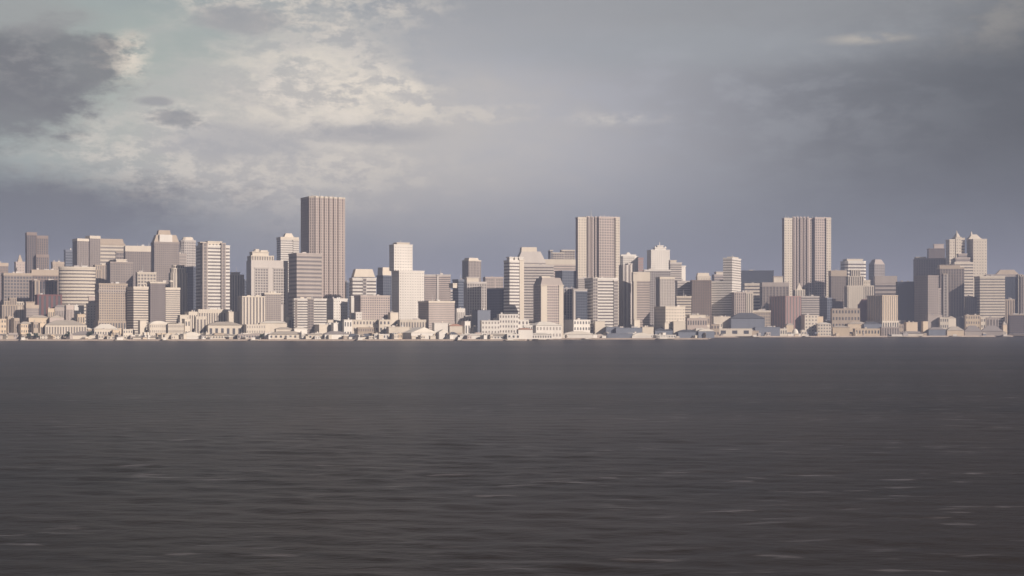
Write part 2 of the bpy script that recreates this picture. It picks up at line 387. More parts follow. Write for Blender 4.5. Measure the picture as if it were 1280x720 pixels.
T('chamfered tower with cream corner piers and sloping grey top', 667, 676, 704, 356, 70, 'g', 'P', gl='m', cap=0, un=0, bay=2.8, fl=3.3,
  vols=[('corner_pier', .0, .28, -.03, .3, 356, None, 'p', 'C'), ('corner_pier', .8, 1.0, -.03, .3, 356, None, 'p', 'C')], crown=[('f', 0, 1, 0, 1, 356, 347, .8, 'K'), ('b', .1, .5, .2, .6, 349, 345, .95, 'C')], nick='the chamfered cream tower')
T('grey ribbed building right beside the chamfered cream tower', 703, 705, 719, 360, 130, 'v', 'G', gl='b', bay=3.2, cap=1)
T('pale frame around a dark glass face at the foot of the left twin', 715, 717, 734, 361, 60, 'p', 'L', gl='b', cap=.8, un=0, vols=[('glass_face', .16, 1, -.015, .1, 364, None, 'n', 'S', 'b')])
T('tall ribbed twin tower with a deep shaded notch, in the middle of the skyline', 711.5, 723.5, 774, 271, 330, 'g', 'P', gl='m', main=(0, .5, .12, .3), plan='box', fl=3.3, bay=3.4, cap=1.2, th=20, hb=.3, vb=.5, un=2,
  vols=[('front_shaft', .5, 1, 0, .9, 270, None, 'g', 'P', 'm', 'box', 1.2), ('rear_shaft', .2, .52, .3, .88, 271, None, 'g', 'P', 'm', 'box', 1.2), ('corner_pier', 0, .2, .08, .12, 271, None, 'G', 'C', 'm'), ('corner_pier', .9, 1.0, -.05, .0, 271, None, 'G', 'C', 'm'),
        ('bay_rib', .24, .28, .08, .12, 270, None, 'v', 'P'), ('bay_rib', .33, .37, .08, .12, 270, None, 'v', 'P'), ('bay_rib', .42, .46, .08, .12, 270, None, 'v', 'P')], ant=[(.4, .4, 271, 259), (.7, .3, 271, 266)] + [(.55 + .1 * i, .06, 271, 268) for i in range(5)], nick='the middle ribbed tower')
T('white banded tower with striped dark side in front of the middle ribbed tower', 731, 741, 772, 347, 70, 'h', 'W', gl='m', fl=3.9, cap=2, un=2, k=.9,
  vols=[('corner_pier', .0, .18, -.03, .2, 347, None, 'n', 'L', 'm'), ('corner_pier', .84, 1, -.03, .2, 350, None, 'n', 'L', 'm')], nick='the white tower with striped side')
T('taupe block with small box roof behind the white tower with striped side', 721, 723, 745, 347, 160, 'h', 'L', gl='l', fl=2.3, un=2)
T('slender pale pylon tower in two slabs with dark left side', 774, 779, 789, 331, 110, 'V', 'L', gl='m', bay=5, cap=0, un=0, vols=[('rear_slab', .75, 1.2, .2, .9, 329, None, 'V', 'L', 'm')], nick='the pale pylon tower')
T('octagonal white gridded tower behind the pale pylon', 772, 774, 798, 320, 600, 'G', 'W', gl='l', plan='oct', bay=2.6, fl=2.6, cap=1, un=0, crown=[('b', .1, .9, .1, .9, 320, 318, .98, 'W'), ('fo', .35, .65, .3, .6, 318, 315, .3, 'W')])
T('pinkish tower peeping out beside the octagonal white tower', 793, 795, 804, 322, 900, 'h', 'Q', gl='l', un=0)
T('tan banded tower with tall stepped cream cap', 790, 792, 812, 340, 70, 'h', 'P', gl='l', fl=3.1, cap=11, capc='C', un=1, vols=[('corner_pier', 0, .2, -.03, .3, 341, None, 'p', 'C')], nick='the cream-capped tower')
T('long grey block with thin white cornice behind the cream-capped tower', 804, 806, 838, 337, 190, 'g', 'G', gl='m', bay=2.6, fl=3, cap=1.5, capc='W', un=3)
T('white tower with ziggurat top and dark left side', 809, 814, 837, 312, 560, 'G', 'W', gl='l', bay=2.4, fl=2.4, cap=1, un=0, plan='box',
  vols=[('setback_storey', .22, .82, .05, .5, 309, 312, 'p', 'W'), ('setback_storey', .36, .68, .1, .4, 306.5, 309, 'p', 'W')], crown=[('s', .49, .53, .2, .25, 306.5, 302, .4, 'W'), ('f', .22, .28, .05, .2, 309, 307.5, .4, 'W'), ('f', .76, .82, .05, .2, 309, 307.5, .4, 'W')], nick='the white ziggurat tower')
T('plain grey ribbed tower with dark left side right of the cream-capped tower', 820, 825, 843, 346, 130, 'v', 'L', gl='l', bay=2, cap=2.4, capc='C', un=0, nick='the plain grey ribbed tower')
T('grey striped tower in two widths behind the plain grey ribbed tower', 836, 838, 852, 328, 420, 'h', 'L', gl='m', fl=2.8, un=0, cap=1.2, vols=[('penthouse', 0, .55, .1, .8, 325, 328, 'p', 'C')])
T('narrow white slab right of the grey striped tower', 849, 851, 857, 332, 480, 'p', 'W', un=0)
T('tan sloped block holding a pointed shadow, right of the grey striped tower', 844, 847, 865, 351, 330, 'h', 'L', gl='l', fl=3, un=1)
T('low pale striped block in front of the tan sloped block', 844, 846, 864, 370, 170, 'h', 'C', gl='m', fl=3.4, un=1)
T('cream punched-window block with big dark annex on its left', 818, 832, 856, 383, 40, 'G', 'C', gl='m', bay=4, fl=4, cap=.8, th=30, un=1, nick='the punched-window block')
T('brown-grey tower with plain fine grid left of the white corner tower', 863, 865, 889, 350, 300, 'v', 'B', gl='m', bay=2.2, cap=.8, un=0, nick='the brown-grey tower')
T('cream crowned tower peeping over the brown-grey tower', 870, 872, 888, 345, 520, 'G', 'C', gl='l', cap=1, un=0, crown=[('b', 0, .95, .1, .9, 345, 341, .9, 'C')])
T('small stepped taupe tower behind the white corner tower', 890, 893, 906, 343, 700, 'h', 'K', gl='m', un=0, vols=[('penthouse', .2, .95, .1, .9, 339.5, 343, 'p', 'C')])
T('white banded corner tower with tall shaft over a wider base', 889, 915, 926, 351, 90, 'h', 'W', gl='l', fl=3, hb=.62, cap=1, un=1, th=74,
  vols=[('upper_shaft', .0, 1.0, .0, .42, 322, 351, 'h', 'W', 'l', 'box', .8), ('penthouse', .2, .8, .05, .3, 320.5, 322, 'p', 'C')], ant=[(.5, .2, 320, 317)], nick='the white corner tower')
T('wide dark slate glass slab on the skyline left of the right ribbed tower', 922, 926, 967, 338, 620, 'n', 'D', gl='b', fl=2.6, bay=2.6, cap=.8, un=1, nick='the dark glass slab')
T('banded cream block with pale end wall below the dark glass slab', 929, 931, 956, 354, 330, 'h', 'C', gl='m', fl=4, cap=1, un=1, vols=[('end_pier', .78, 1.02, -.04, .3, 361, None, 'p', 'L')])
T('taupe block with ribbed front and lit right corner below the white corner tower', 915, 918, 941, 365, 60, 'v', 'P', gl='m', bay=2.6, cap=1, vols=[('corner_pier', .62, 1, -.04, .3, 366, None, 'V', 'C', 'l')], nick='the ribbed taupe block')
T('grey slab with vertical piers and roof hut left of the right ribbed tower', 950, 953, 986, 353, 240, 'v', 'M', gl='m', bay=4, cap=5, capc='K', un=0, vols=[('roof_hut', .45, .8, .2, .7, 345, 353, 'p', 'C')])
T('long cream podium with a thin white terrace edge', 926, 929, 963, 388, 60, 'g', 'T', gl='l', cap=2, capc='C', bay=3, fl=4)
T('plum coloured block with pink-red front and dark side', 962, 982, 1001, 370, 60, 'V', 'Q', gl='m', bay=5, cap=.6, un=0, th=38, nick='the plum and pink block')
T('silver banded block with dark shaded right flank under the right ribbed tower', 1000, 1002, 1024, 370, 120, 'h', 'L', gl='m', fl=2.8, cap=.8, un=1, nick='the silver banded block')
T('dark slate flank building right of the silver banded block', 1020, 1034, 1040, 372, 200, 'n', 'S', gl='b', th=38, un=1)  # added building; its slate colour stands for the shadow beside the banded block
T('tall ribbed twin tower with shaded notch towards its right side', 969.5, 981.5, 1038, 272, 330, 'g', 'P', gl='m', main=(0, .66, .12, .3), fl=3.2, bay=3.1, cap=1.2, th=20, hb=.3, vb=.5, un=2,
  vols=[('front_shaft', .66, 1, 0, .9, 271, None, 'g', 'P', 'm', 'box', 1.2), ('rear_shaft', .25, .68, .3, .88, 272, None, 'g', 'P', 'm', 'box', 1.2), ('corner_pier', 0, .17, .08, .12, 272, None, 'G', 'C', 'm'), ('corner_pier', .9, 1.0, -.05, .0, 272, None, 'G', 'C', 'm')] +
       [('bay_rib', .2 + .075 * i, .235 + .075 * i, .08, .12, 270.5, None, 'v', 'P', 'm') for i in range(5)], ant=[(.12, .5, 272, 266)] + [(.1 + .09 * i, .16, 272, 269) for i in range(10)], nick='the right ribbed tower')
T('small cream spired tower at the foot of the right ribbed tower', 992, 994, 1006, 362, 160, 'V', 'C', gl='l', bay=3, cap=.8, un=0, crown=[('f', .2, .8, .2, .8, 362, 357, .5, 'C'), ('s', .4, .6, .4, .6, 357, 353, .1, 'C')])
T('brown-grey ribbed tower with tan cap right of the right ribbed tower', 1036, 1039, 1058, 338, 260, 'v', 'M', gl='m', bay=2, cap=7, capc='T', un=1, nick='the tan-capped ribbed tower')
T('pale banded round-cornered tower behind the art deco tower on the right', 1050, 1057, 1083, 326, 520, 'h', 'W', gl='m', plan='cham', fl=4.2, cap=1.4, un=0, vols=[('penthouse', .1, .85, .1, .8, 323.5, 326, 'p', 'C')])
T('cream art deco tower with stepped shoulders and ribbed shaft, right part of the city', 1056, 1059, 1092, 357, 170, 'V', 'C', gl='m', bay=2.6, cap=1, un=0,
  vols=[('main_shaft', .04, .62, .0, .8, 345, None, 'V', 'C', 'm'), ('top_storey', .16, .5, .1, .6, 337, 345, 'V', 'C', 'm'), ('side_step', .62, .88, .1, .8, 350, None, 'G', 'C', 'l')], nick='the stepped art deco tower')
T('dark slate tower with chamfered pale top', 1086, 1093, 1106, 330, 700, 'n', 'G', gl='m', cap=0, un=0, crown=[('f', 0, 1, 0, 1, 330, 324, .55, 'K')], nick='the chamfered slate tower')
T('wide banded block with tall blank upper wall under the chamfered slate tower', 1092, 1094, 1121, 345, 300, 'h', 'K', gl='m', fl=5, cap=9, capc='K', un=0)
T('plum coloured small domed house between the art deco and golden towers', 1072, 1075, 1089, 380, 110, 'p', 'R', cap=0, un=0, crown=[('fo', .05, .95, 0, 1, 380, 374, .5, 'R')], kind='domed_house', cat='house')
T('golden ribbed tower with grey left side and punched-window base', 1084, 1103, 1122, 369, 40, 'V', 'Y', gl='l', bay=3.2, cap=.8, un=0, th=38, base=(401, 'V', 'C'), nick='the golden ribbed tower')
T('dark slate glass block with pale right edge', 1120, 1122, 1144, 352, 160, 'n', 'D', gl='b', fl=3, bay=3, cap=.8, vols=[('edge_fin', .97, 1.01, -.03, .2, 352, None, 'p', 'L')], un=2, nick='the dark glass block')
T('pinkish gridded tower with very wide dark left wall', 1143, 1160, 1173, 344, 80, 'g', 'M', gl='m', bay=3, fl=3, cap=.8, un=0, th=38, vols=[('low_wing', 1.0, 1.35, .1, .7, 360, None, 'g', 'K', 'm')], nick='the pinkish grid tower')
T('grey finned office tower with small pale roof box on the right', 1142, 1145, 1182, 323, 480, 'v', 'M', gl='m', bay=3, cap=1.2, un=0, vols=[('roof_block', 0, .35, .1, .7, 321, 323, 'p', 'C')])
T('plain brown slab with lit pinkish roof box on the right', 1159, 1161, 1181, 310.5, 720, 'n', 'N', gl='m', un=0, cap=.6, vols=[('roof_block', .35, .95, .1, .6, 305, 310.5, 'p', 'P')])
T('cream twin-peaked tower group with terraced centre and domed left shaft', 1178, 1187, 1231, 327, 380, 'h', 'C', gl='m', main=(.1, .62, .25, .6), cap=1, un=0, fl=3.6, th=18,
  vols=[('left_shaft', 0, .15, .0, .5, 299, None, 'G', 'C', 'l', 'box', 1), ('domed_shaft', .18, .33, .0, .5, 296, None, 'G', 'C', 'l'),
        ('balcony_shaft', .33, .46, .15, .6, 297, None, 'h', 'C', 'm'), ('right_shaft', .62, 1.0, -.25, .6, 299, None, 'G', 'C', 'l', 'box', 1),
        ('stepped_terrace', .24, .5, -.05, .3, 317, None, 'h', 'K', 'm'), ('stepped_terrace', .14, .56, -.15, .3, 322, None, 'h', 'K', 'm'), ('stepped_terrace', .08, .6, -.3, .3, 328, None, 'h', 'C', 'm')],
  crown=[('fo', .18, .33, .05, .45, 296, 291.5, .45, 'C'), ('s', .24, .27, .2, .3, 291.5, 287.5, .2, 'C'), ('f', .52, .9, -.1, .3, 299, 293, .35, 'C'), ('s', .6, .68, .0, .2, 296, 289, .1, 'C')], nick='the twin-peaked tower')
T('grey ribbed tower with pale cap in front of the twin-peaked tower', 1171, 1175, 1205, 334, 130, 'v', 'M', gl='m', bay=3.4, cap=2, capc='T', un=0,
  vols=[('penthouse', .0, .85, .1, .8, 331, 334, 'p', 'T'), ('pale_pier', .14, .3, -.05, .2, 342, None, 'v', 'L', 'm')], nick='the grey ribbed tower')
T('short grey ribbed building between the ribbed and striped towers', 1206, 1208, 1221, 371, 90, 'v', 'M', gl='m', bay=2.4, cap=1)
T('broad tower striped in white and grey with dark left side, near the right edge', 1218, 1225, 1256, 345, 60, 'h', 'C', gl='m', plan='box', fl=3.55, hb=.55, cap=1.4, un=2, k=.8, nick='the white-striped corner tower')
T('short tan ribbed block right of the white-striped corner tower', 1254, 1256, 1268, 374, 110, 'V', 'T', gl='m', bay=3, cap=1.4)
T('dark hall tower with a lit slanting roof line near the right edge', 1229, 1233, 1277, 343, 340, 'n', 'D', gl='b', cap=3, capc='K', un=0,
  vols=[('lit_pier', .9, 1.02, -.05, .2, 343, None, 'V', 'C', 'm')], crown=[('f', .3, .95, .2, .8, 343, 337, .6, 'T')])
T('grey ribbed tower cut off by the right edge of the photo', 1274, 1276, 1304, 345, 200, 'V', 'K', gl='m', bay=3, nick='the tower at the right edge')
T('low dark brown gridded block by the water at the right edge', 1260, 1262, 1300, 393, 20, 'g', 'N', gl='g', bay=2.6, fl=2.8, cap=1, capc='T')
# far, hazy fillers of the skyline gaps that the photo shows between the front towers
for lab, a in (('hazy low slate tower far behind, left of the brown-grey tower', (857, 859, 866, 360, 900, 'n', 'S')),
               ('hazy grey block far behind the balcony tower foot', (286, 290, 300, 375, 500, 'n', 'S')),
               ('hazy brown tower far behind, in the gap right of the tan capped tower', (1058, 1060, 1066, 345, 900, 'v', 'K')),
               ('hazy slate block behind the blank white block', (404, 411, 424, 388, 300, 'n', 'S')),
               ('pale pinnacled block far behind between the pinkish slab and grey tower', (560, 563, 574, 362, 800, 'h', 'L'))):
    T(lab, *a, gl='b', un=0, group='far towers in the haze')

# ------------------------------------------------------------------ low waterfront buildings
WIN_MESH = {}
def window_mesh(w, h, g):
    key = (round(w, 1), round(h, 1), g)
    if key not in WIN_MESH:
        bm = bmesh.new()
        prism(bm, [(-w / 2, -.12), (w / 2, -.12), (w / 2, .25), (-w / 2, .25)], -h / 2, h / 2)
        bmesh.ops.recalc_face_normals(bm, faces=bm.faces[:])
        me = bpy.data.meshes.new('window'); bm.to_mesh(me); bm.free(); me.materials.append(GLZ[g])
        WIN_MESH[key] = me
    return WIN_MESH[key]

def L(label, x0, xe, x1, y, d, col='C', roof='flat', rm='t', win=None, rise=0, k=.7, th=None, kind='low_rise_building', cat='low building', un=1, group='low buildings along the waterfront', fin=0, gl='g', ybot=None):
    """low house: walls, roof of the given form, windows (cols, rows) each its own part"""
    Y = shore(xe) + d
    fr = Frame(x0, xe, x1, Y, k, th)
    fr.d = max(8, min(fr.d, 60))
    rng = random.Random(label + str(x0))
    c = fr.pt(.5, .5)
    root = thing(kind, label, cat, (c[0], c[1], GZ), group)
    z1 = max(fr.z(y), GZ + 3.2)
    zr = z1 - rise * fr.m if roof != 'flat' else z1
    zr = max(zr, GZ + 2.0)
    poly = fr.plan('box')
    if fin:
        bg, bc = bmesh.new(), bmesh.new()
        facade(bg, bc, poly, GZ, zr, 60, fin * fr.m, .12, .5)
        build('walls', bc, MAT[col], root, root.location); build('glazing', bg, GLZ['m'], root, root.location)
    else:
        bm = bmesh.new(); prism(bm, poly, GZ, zr); build('walls', bm, MAT[col], root, root.location)
    bm = bmesh.new()
    e = offset(poly, .6)
    if roof == 'flat':
        prism(bm, offset(poly, .3), zr - .3, zr + .6)
        build('roof_edge', bm, MAT[col], root, root.location)
        bm = bmesh.new(); prism(bm, offset(poly, -.3), zr + .3, zr + .62)
    elif roof == 'hip':
        prism(bm, e, zr + .001, zr + .3)
        g = lambda a, b: fr.pt(a, b)
        base = [g(-.01, -.03), g(1.01, -.03), g(1.01, 1.03), g(-.01, 1.03)]
        i = min(.3, .5 * fr.d / max(fr.w, 1))
        prism(bm, ccw(base), zr + .3, max(zr + 1, z1), None)
        bm.free(); bm = bmesh.new()
        prism(bm, e, zr + .001, zr + .3)
        lo = [bm.verts.new((*p, zr + .29)) for p in base]
        hi = [bm.verts.new((*g(i, .5), z1)), bm.verts.new((*g(1 - i, .5), z1))]
        bm.faces.new((lo[0], lo[1], hi[1], hi[0])); bm.faces.new((lo[1], lo[2], hi[1])); bm.faces.new((lo[2], lo[3], hi[0], hi[1])); bm.faces.new((lo[3], lo[0], hi[0])); bm.faces.new(lo[::-1])
    elif roof == 'gable':                 # ridge runs away from the water, gable faces it
        g = lambda a, b: fr.pt(a, b)
        f = [bm.verts.new((*g(a, -.02), zz)) for a, zz in ((-.02, zr), (1.02, zr), (.5, z1))]
        r = [bm.verts.new((*g(a, 1.02), zz)) for a, zz in ((-.02, zr), (1.02, zr), (.5, z1))]
        bm.faces.new(f); bm.faces.new(r[::-1])
        for a, b in ((0, 1), (1, 2), (2, 0)): bm.faces.new((f[a], f[b], r[b], r[a]))
    elif roof == 'barrel':
        n = 10
        f = []; r = []
        for i in range(n + 1):
            a = i / n; zz = zr + (z1 - zr) * math.sin(math.pi * a) ** .7
            f.append(bm.verts.new((*fr.pt(a, -.02), zz))); r.append(bm.verts.new((*fr.pt(a, 1.02), zz)))
        bm.faces.new(f); bm.faces.new(r[::-1])
        for i in range(n): bm.faces.new((f[i], f[i + 1], r[i + 1], r[i]))
        bm.faces.new((f[0], f[n], r[n], r[0]))
    elif roof == 'dome':
        prism(bm, e, zr, zr + .3)
        cx, cy = fr.pt(.5, .5); rr = min(fr.w, fr.d) * .47
        rings = []
        for j in range(6):
            t = j / 6 * math.pi / 2
            rings.append([bm.verts.new((cx + rr * math.cos(t) * math.cos(q * math.pi / 8), cy + rr * math.cos(t) * math.sin(q * math.pi / 8), zr + .3 + (z1 - zr) * math.sin(t))) for q in range(16)])
        top = bm.verts.new((cx, cy, z1 + .3))
        for j in range(5):
            for q in range(16): bm.faces.new((rings[j][q], rings[j][(q + 1) % 16], rings[j + 1][(q + 1) % 16], rings[j + 1][q]))
        for q in range(16): bm.faces.new((rings[5][q], rings[5][(q + 1) % 16], top))
    rf = build('roof', bm, ROOFM[rm], root, root.location)
    if un and roof == 'flat': units(fr, poly, zr + .5, un, root, rng, 2.6, rf)
    if win:
        nc, nr = win
        ang = math.atan2(fr.u.y, fr.u.x)
        H = zr - GZ
        ww = fr.w / nc * .45; wh = H / nr * .45
        me = window_mesh(ww, wh, gl)
        for i in range(nc):
            for j in range(nr):
                o = bpy.data.objects.new('window', me); link(o, root)
                p = fr.pt((i + .5) / nc, 0)
                o.location = (p[0] - root.location.x, p[1] - root.location.y, H * (j + .55) / nr)
                o.rotation_euler = (0, 0, ang)
    return root

# left edge to x 110
L('tan five-storey house with square windows at the left edge', -8, -6, 8, 399, 30, 'Y', win=(4, 4))
L('small stepped tan tower house right of the left-edge house', 8, 10, 16, 396, 46, 'T', fin=2)
L('ribbed tan house with recessed dark doorway', 15, 18, 24, 398, 40, 'T', fin=2.4)
L('tan office with a grid of panes between two dark slots', 23, 26, 40, 402, 34, 'Y', win=(5, 3), roof='hip', rise=3, rm='t')
L('narrow tan house with dark doorway left of the colonnaded hall', 40, 42, 48, 403, 30, 'T', win=(2, 2))
L('tall narrow tan house next to the colonnaded hall', 48, 50, 56, 404, 34, 'Y', win=(2, 1))
L('long tan colonnaded hall with low hipped roof', 54, 57, 108, 400, 30, 'C', roof='hip', rise=6.5, rm='t', fin=3.2, kind='colonnaded_hall', cat='hall')
L('flat tan block behind the colonnaded hall, left end', 33, 36, 62, 394, 90, 'Y', roof='hip', rise=3, win=(6, 1))
L('little tan cube house over the colonnaded hall', 59, 60, 68, 386, 130, 'Y', win=(3, 2))
L('grey ribbed house with flat pyramid roof over the colonnaded hall', 66, 69, 83, 381, 150, 'K', roof='hip', rise=3, rm='k', fin=2)
L('pale ribbed house right of the grey pyramid-roofed house', 81, 83, 92, 382, 120, 'P', fin=2)
L('pinkish row of low gables behind the colonnaded hall', 60, 62, 80, 394, 95, 'P', roof='gable', rise=3, rm='t')
L('bright white blank block at the foot of the striped round tower', 91, 93, 105, 382, 170, 'W')
L('small tan house with square top by the round tower foot', 95, 97, 106, 393, 110, 'Y', win=(3, 2))
L('long low tan pier shed at the left edge by the water', -30, -20, 34, 416, 8, 'T', roof='hip', rise=3, rm='k', kind='pier_shed', cat='pier shed')
L('tan arched quay house between two dark trees', 38, 39, 42, 418, 10, 'C', win=(2, 1), un=0)
L('cream quayside row with small dark windows below the colonnaded hall', 48, 50, 84, 417, 16, 'C', roof='hip', rise=2.5, win=(9, 2))
L('long grey-roofed pier shed left of the golden grid tower', 86, 87, 134, 414, 12, 'C', roof='hip', rise=5, rm='k', kind='pier_shed', cat='pier shed')
# 110 - 220
L('pale hall with low hipped roof below the golden grid tower', 116, 118, 147, 405, 40, 'C', roof='hip', rise=6, rm='w')
L('red-eaved low terrace in front of the pale hipped hall', 117, 118, 150, 412, 26, 'C', roof='flat', win=(10, 1))
L('cream box house beside a dark gateway at the foot of the golden grid tower', 152, 154, 166, 412, 24, 'C', win=(4, 2))
L('tan gatehouse left of the dark gateway', 140, 141, 149, 413, 24, 'Y', win=(3, 1))
L('plain cream tower house left of the vaulted gridded hall', 173, 175, 183, 401, 50, 'C', un=0)
L('vaulted white hall with gridded window front', 184, 187, 210, 401, 44, 'C', roof='barrel', rise=4, rm='w', win=(9, 3), gl='l', kind='vaulted_hall', cat='hall')
L('low cream gridded wing right of the vaulted hall', 209, 210, 230, 405, 50, 'C', win=(8, 3), gl='l')
L('little twin-domed quay house, left dome', 180, 181, 184, 415, 12, 'W', roof='dome', rise=4, rm='w', un=0)
L('little twin-domed quay house, right dome', 184, 185, 188, 415, 12, 'W', roof='dome', rise=4, rm='w', un=0)
L('low flat tan pier building with long dark doorway', 132, 134, 164, 421, 6, 'C', un=0, win=(6, 1), kind='pier_shed', cat='pier shed')
L('long thin cream pier building right of the dark-doored pier', 164, 166, 205, 420, 6, 'C', un=1, roof='hip', rise=2, rm='t', kind='pier_shed', cat='pier shed')
L('low pier building ending at the white vaulted shed', 204, 206, 228, 419, 8, 'C', un=1, kind='pier_shed', cat='pier shed')
L('square tan house with roof hut behind the low gridded wing', 222, 225, 236, 394, 100, 'C')
# 220 - 330
L('small cream house with stepped roof left of the ribbed cream wall', 231, 236, 247, 390, 110, 'C', fin=3, un=2)
L('ribbed cream wall building below the balcony tower', 244, 248, 285, 387, 120, 'C', fin=3, un=2)
L('plain cream block right of the ribbed cream wall', 283, 286, 298, 390, 100, 'C')
L('cream hipped hall with tall dark doors below the ribbed wall', 256, 260, 303, 402, 46, 'C', roof='hip', rise=4.5, rm='t', win=(6, 1))
L('narrow cream house between two dark gaps left of the hipped hall', 228, 231, 238, 399, 60, 'C', win=(2, 2))
L('tall plain cream house right beside the dark gap', 243, 245, 258, 396, 58, 'C', fin=4)
L('white vaulted pier shed on the quay', 224, 227, 253, 415, 10, 'W', roof='barrel', rise=6, rm='w', kind='pier_shed', cat='pier shed')
L('long low arcaded pier building below the hipped hall', 253, 255, 297, 417, 10, 'C', roof='hip', rise=2.5, rm='t', win=(12, 1), kind='pier_shed', cat='pier shed')
L('low grey arcaded pier right of the arcaded pier building', 296, 297, 324, 418, 10, 'K', win=(8, 1), kind='pier_shed', cat='pier shed')
L('cream gridded hall with dark left side below the white-finned block', 303, 308, 332, 406, 50, 'C', win=(8, 3), gl='l')
# 330 - 440
L('tall plain cream house with sloping top right of the gridded hall', 322, 325, 360, 401, 70, 'C', roof='hip', rise=3, rm='w')
L('ribbed cream block at the foot of the grey-pink banded tower', 357, 361, 386, 397, 90, 'C', fin=3, un=2)
L('low tan gable row in front of the ribbed cream block', 343, 345, 367, 409, 40, 'C', roof='hip', rise=2.5, rm='t', win=(7, 1))
L('pale house with tiled top beside the ribbed cream block', 366, 368, 384, 409, 36, 'W', roof='hip', rise=2, rm='w')
L('wide cream block with roof huts below the white banded block', 393, 399, 419, 406, 60, 'C', un=4)
L('cream box house with flat roof right of the block with roof huts', 414, 417, 427, 404, 56, 'W', un=2)
L('long hip-roofed pier shed with pink base stones', 332, 336, 384, 414, 8, 'C', roof='hip', rise=4, rm='t', win=(8, 1), kind='pier_shed', cat='pier shed')
L('pier shed with three dark doors on the quay', 383, 385, 408, 416, 9, 'C', roof='hip', rise=2.5, rm='t', win=(4, 1), kind='pier_shed', cat='pier shed')
L('flat grey-roofed pier shed with white front', 402, 406, 436, 414, 8, 'W', roof='hip', rise=4, rm='k', kind='pier_shed', cat='pier shed')
L('white cube house above the grey-roofed pier shed', 428, 430, 440, 400, 50, 'W', win=(3, 2))
# 430 - 540
L('long cream house with two rows of small square windows', 431, 433, 473, 400, 66, 'C', win=(10, 3), gl='m')
L('cream house with one large dark square opening', 472, 474, 488, 400, 64, 'C', win=(3, 3))
L('cream corner house with roof terrace below the white stepped tower', 485, 488, 498, 391, 100, 'C', un=3)
L('broad pale block with fine pilasters at the foot of the white stepped tower', 497, 500, 534, 400, 76, 'C', fin=3.4, un=3)
L('low tan terrace with roof huts left of the big gabled shed', 483, 486, 512, 409, 40, 'C', un=3)
L('big white gabled shed with a dark side', 502, 514, 546, 409, 14, 'W', roof='gable', rise=7, rm='w', th=22, kind='gabled_shed', cat='shed', un=0)
L('low shed with dark sloping roof on the quay left of the gabled shed', 450, 453, 466, 417, 14, 'C', roof='hip', rise=4, rm='d', kind='pier_shed', cat='pier shed')
L('white-topped pier shed with dark roof, second from the gabled shed', 433, 436, 450, 417, 14, 'W', roof='hip', rise=4, rm='d', kind='pier_shed', cat='pier shed')
L('flat white quay building with small doorway right of the dark roofs', 466, 468, 486, 418, 10, 'W', win=(5, 1), kind='pier_shed', cat='pier shed')
L('dark square boathouse next to the gabled shed', 487, 490, 499, 417, 12, 'S', rm='d', kind='boathouse', cat='boathouse', un=0)
# 530 - 640
L('white stepped art deco house below the stepped grey tower', 569, 571, 581, 386, 150, 'W', fin=2.4)
L('lower wing of the white art deco house', 580, 582, 592, 395, 150, 'W', fin=3)
L('small white dome house with dark slot on its left', 576, 581, 588, 402, 60, 'W', win=(2, 1))
L('slate block with a thin white roof edge', 590, 597, 613, 388, 120, 'S', win=None)
L('white block with a grid of fine pilasters left of the tall white block', 600, 602, 625, 401, 50, 'W', win=(6, 4), gl='l')
L('tall white block of five storeys with small windows', 621, 624, 648, 393, 60, 'W', win=(7, 5), gl='m')
L('white lower block right of the five-storey white block', 645, 647, 661, 400, 70, 'W', win=(3, 3), gl='m')
L('red-banded low house between white roofs', 560, 562, 578, 405, 50, 'C', rm='r', roof='hip', rise=2.5)
L('pale house with dark left wall below the finely lined taupe block', 540, 543, 560, 404, 46, 'W')
L('small white kiosk with sloping roof beside the gabled shed', 546, 549, 560, 412, 22, 'W', roof='gable', rise=3, rm='w')
L('low dark-roofed pier shed right of the gabled shed', 560, 562, 572, 415, 16, 'W', roof='hip', rise=3, rm='d', kind='pier_shed', cat='pier shed')
L('long low white pier hall with flat roof below the white grid block', 572, 575, 604, 417, 12, 'W', roof='hip', rise=2, rm='w', kind='pier_shed', cat='pier shed')
L('long low tan-roofed pier hall right of the flat white pier hall', 604, 606, 640, 417, 10, 'W', roof='hip', rise=3, rm='t', kind='pier_shed', cat='pier shed', win=(9, 1))
# 630 - 740
L('hip-roofed white hall with two rows of tall windows', 660, 670, 702, 402, 20, 'W', roof='hip', rise=5, rm='w', win=(8, 2), gl='l', kind='hipped_hall', cat='hall')
L('balustraded white terrace house over the hip-roofed white hall', 686, 690, 707, 394, 120, 'W', un=3)
L('white corner house with punched windows and very wide grey side', 700, 717, 738, 400, 40, 'W', win=(6, 3), th=35)
L('small white quay house with red strip below the five-storey block', 646, 648, 666, 410, 10, 'W', rm='r', roof='hip', rise=2)
L('low white ferry hall with one wide dark opening', 632, 634, 650, 418, 6, 'W', win=(3, 1), kind='ferry_hall', cat='ferry hall', un=0)
L('row of tiny white quay sheds below the hip-roofed hall', 660, 662, 690, 416, 4, 'W', roof='hip', rise=2.4, rm='w', win=(9, 1), kind='pier_shed', cat='pier shed')
L('long white terminal with curved roof right of the tiny quay sheds', 702, 704, 742, 414, 6, 'W', roof='barrel', rise=4, rm='w', kind='pier_shed', cat='pier shed')
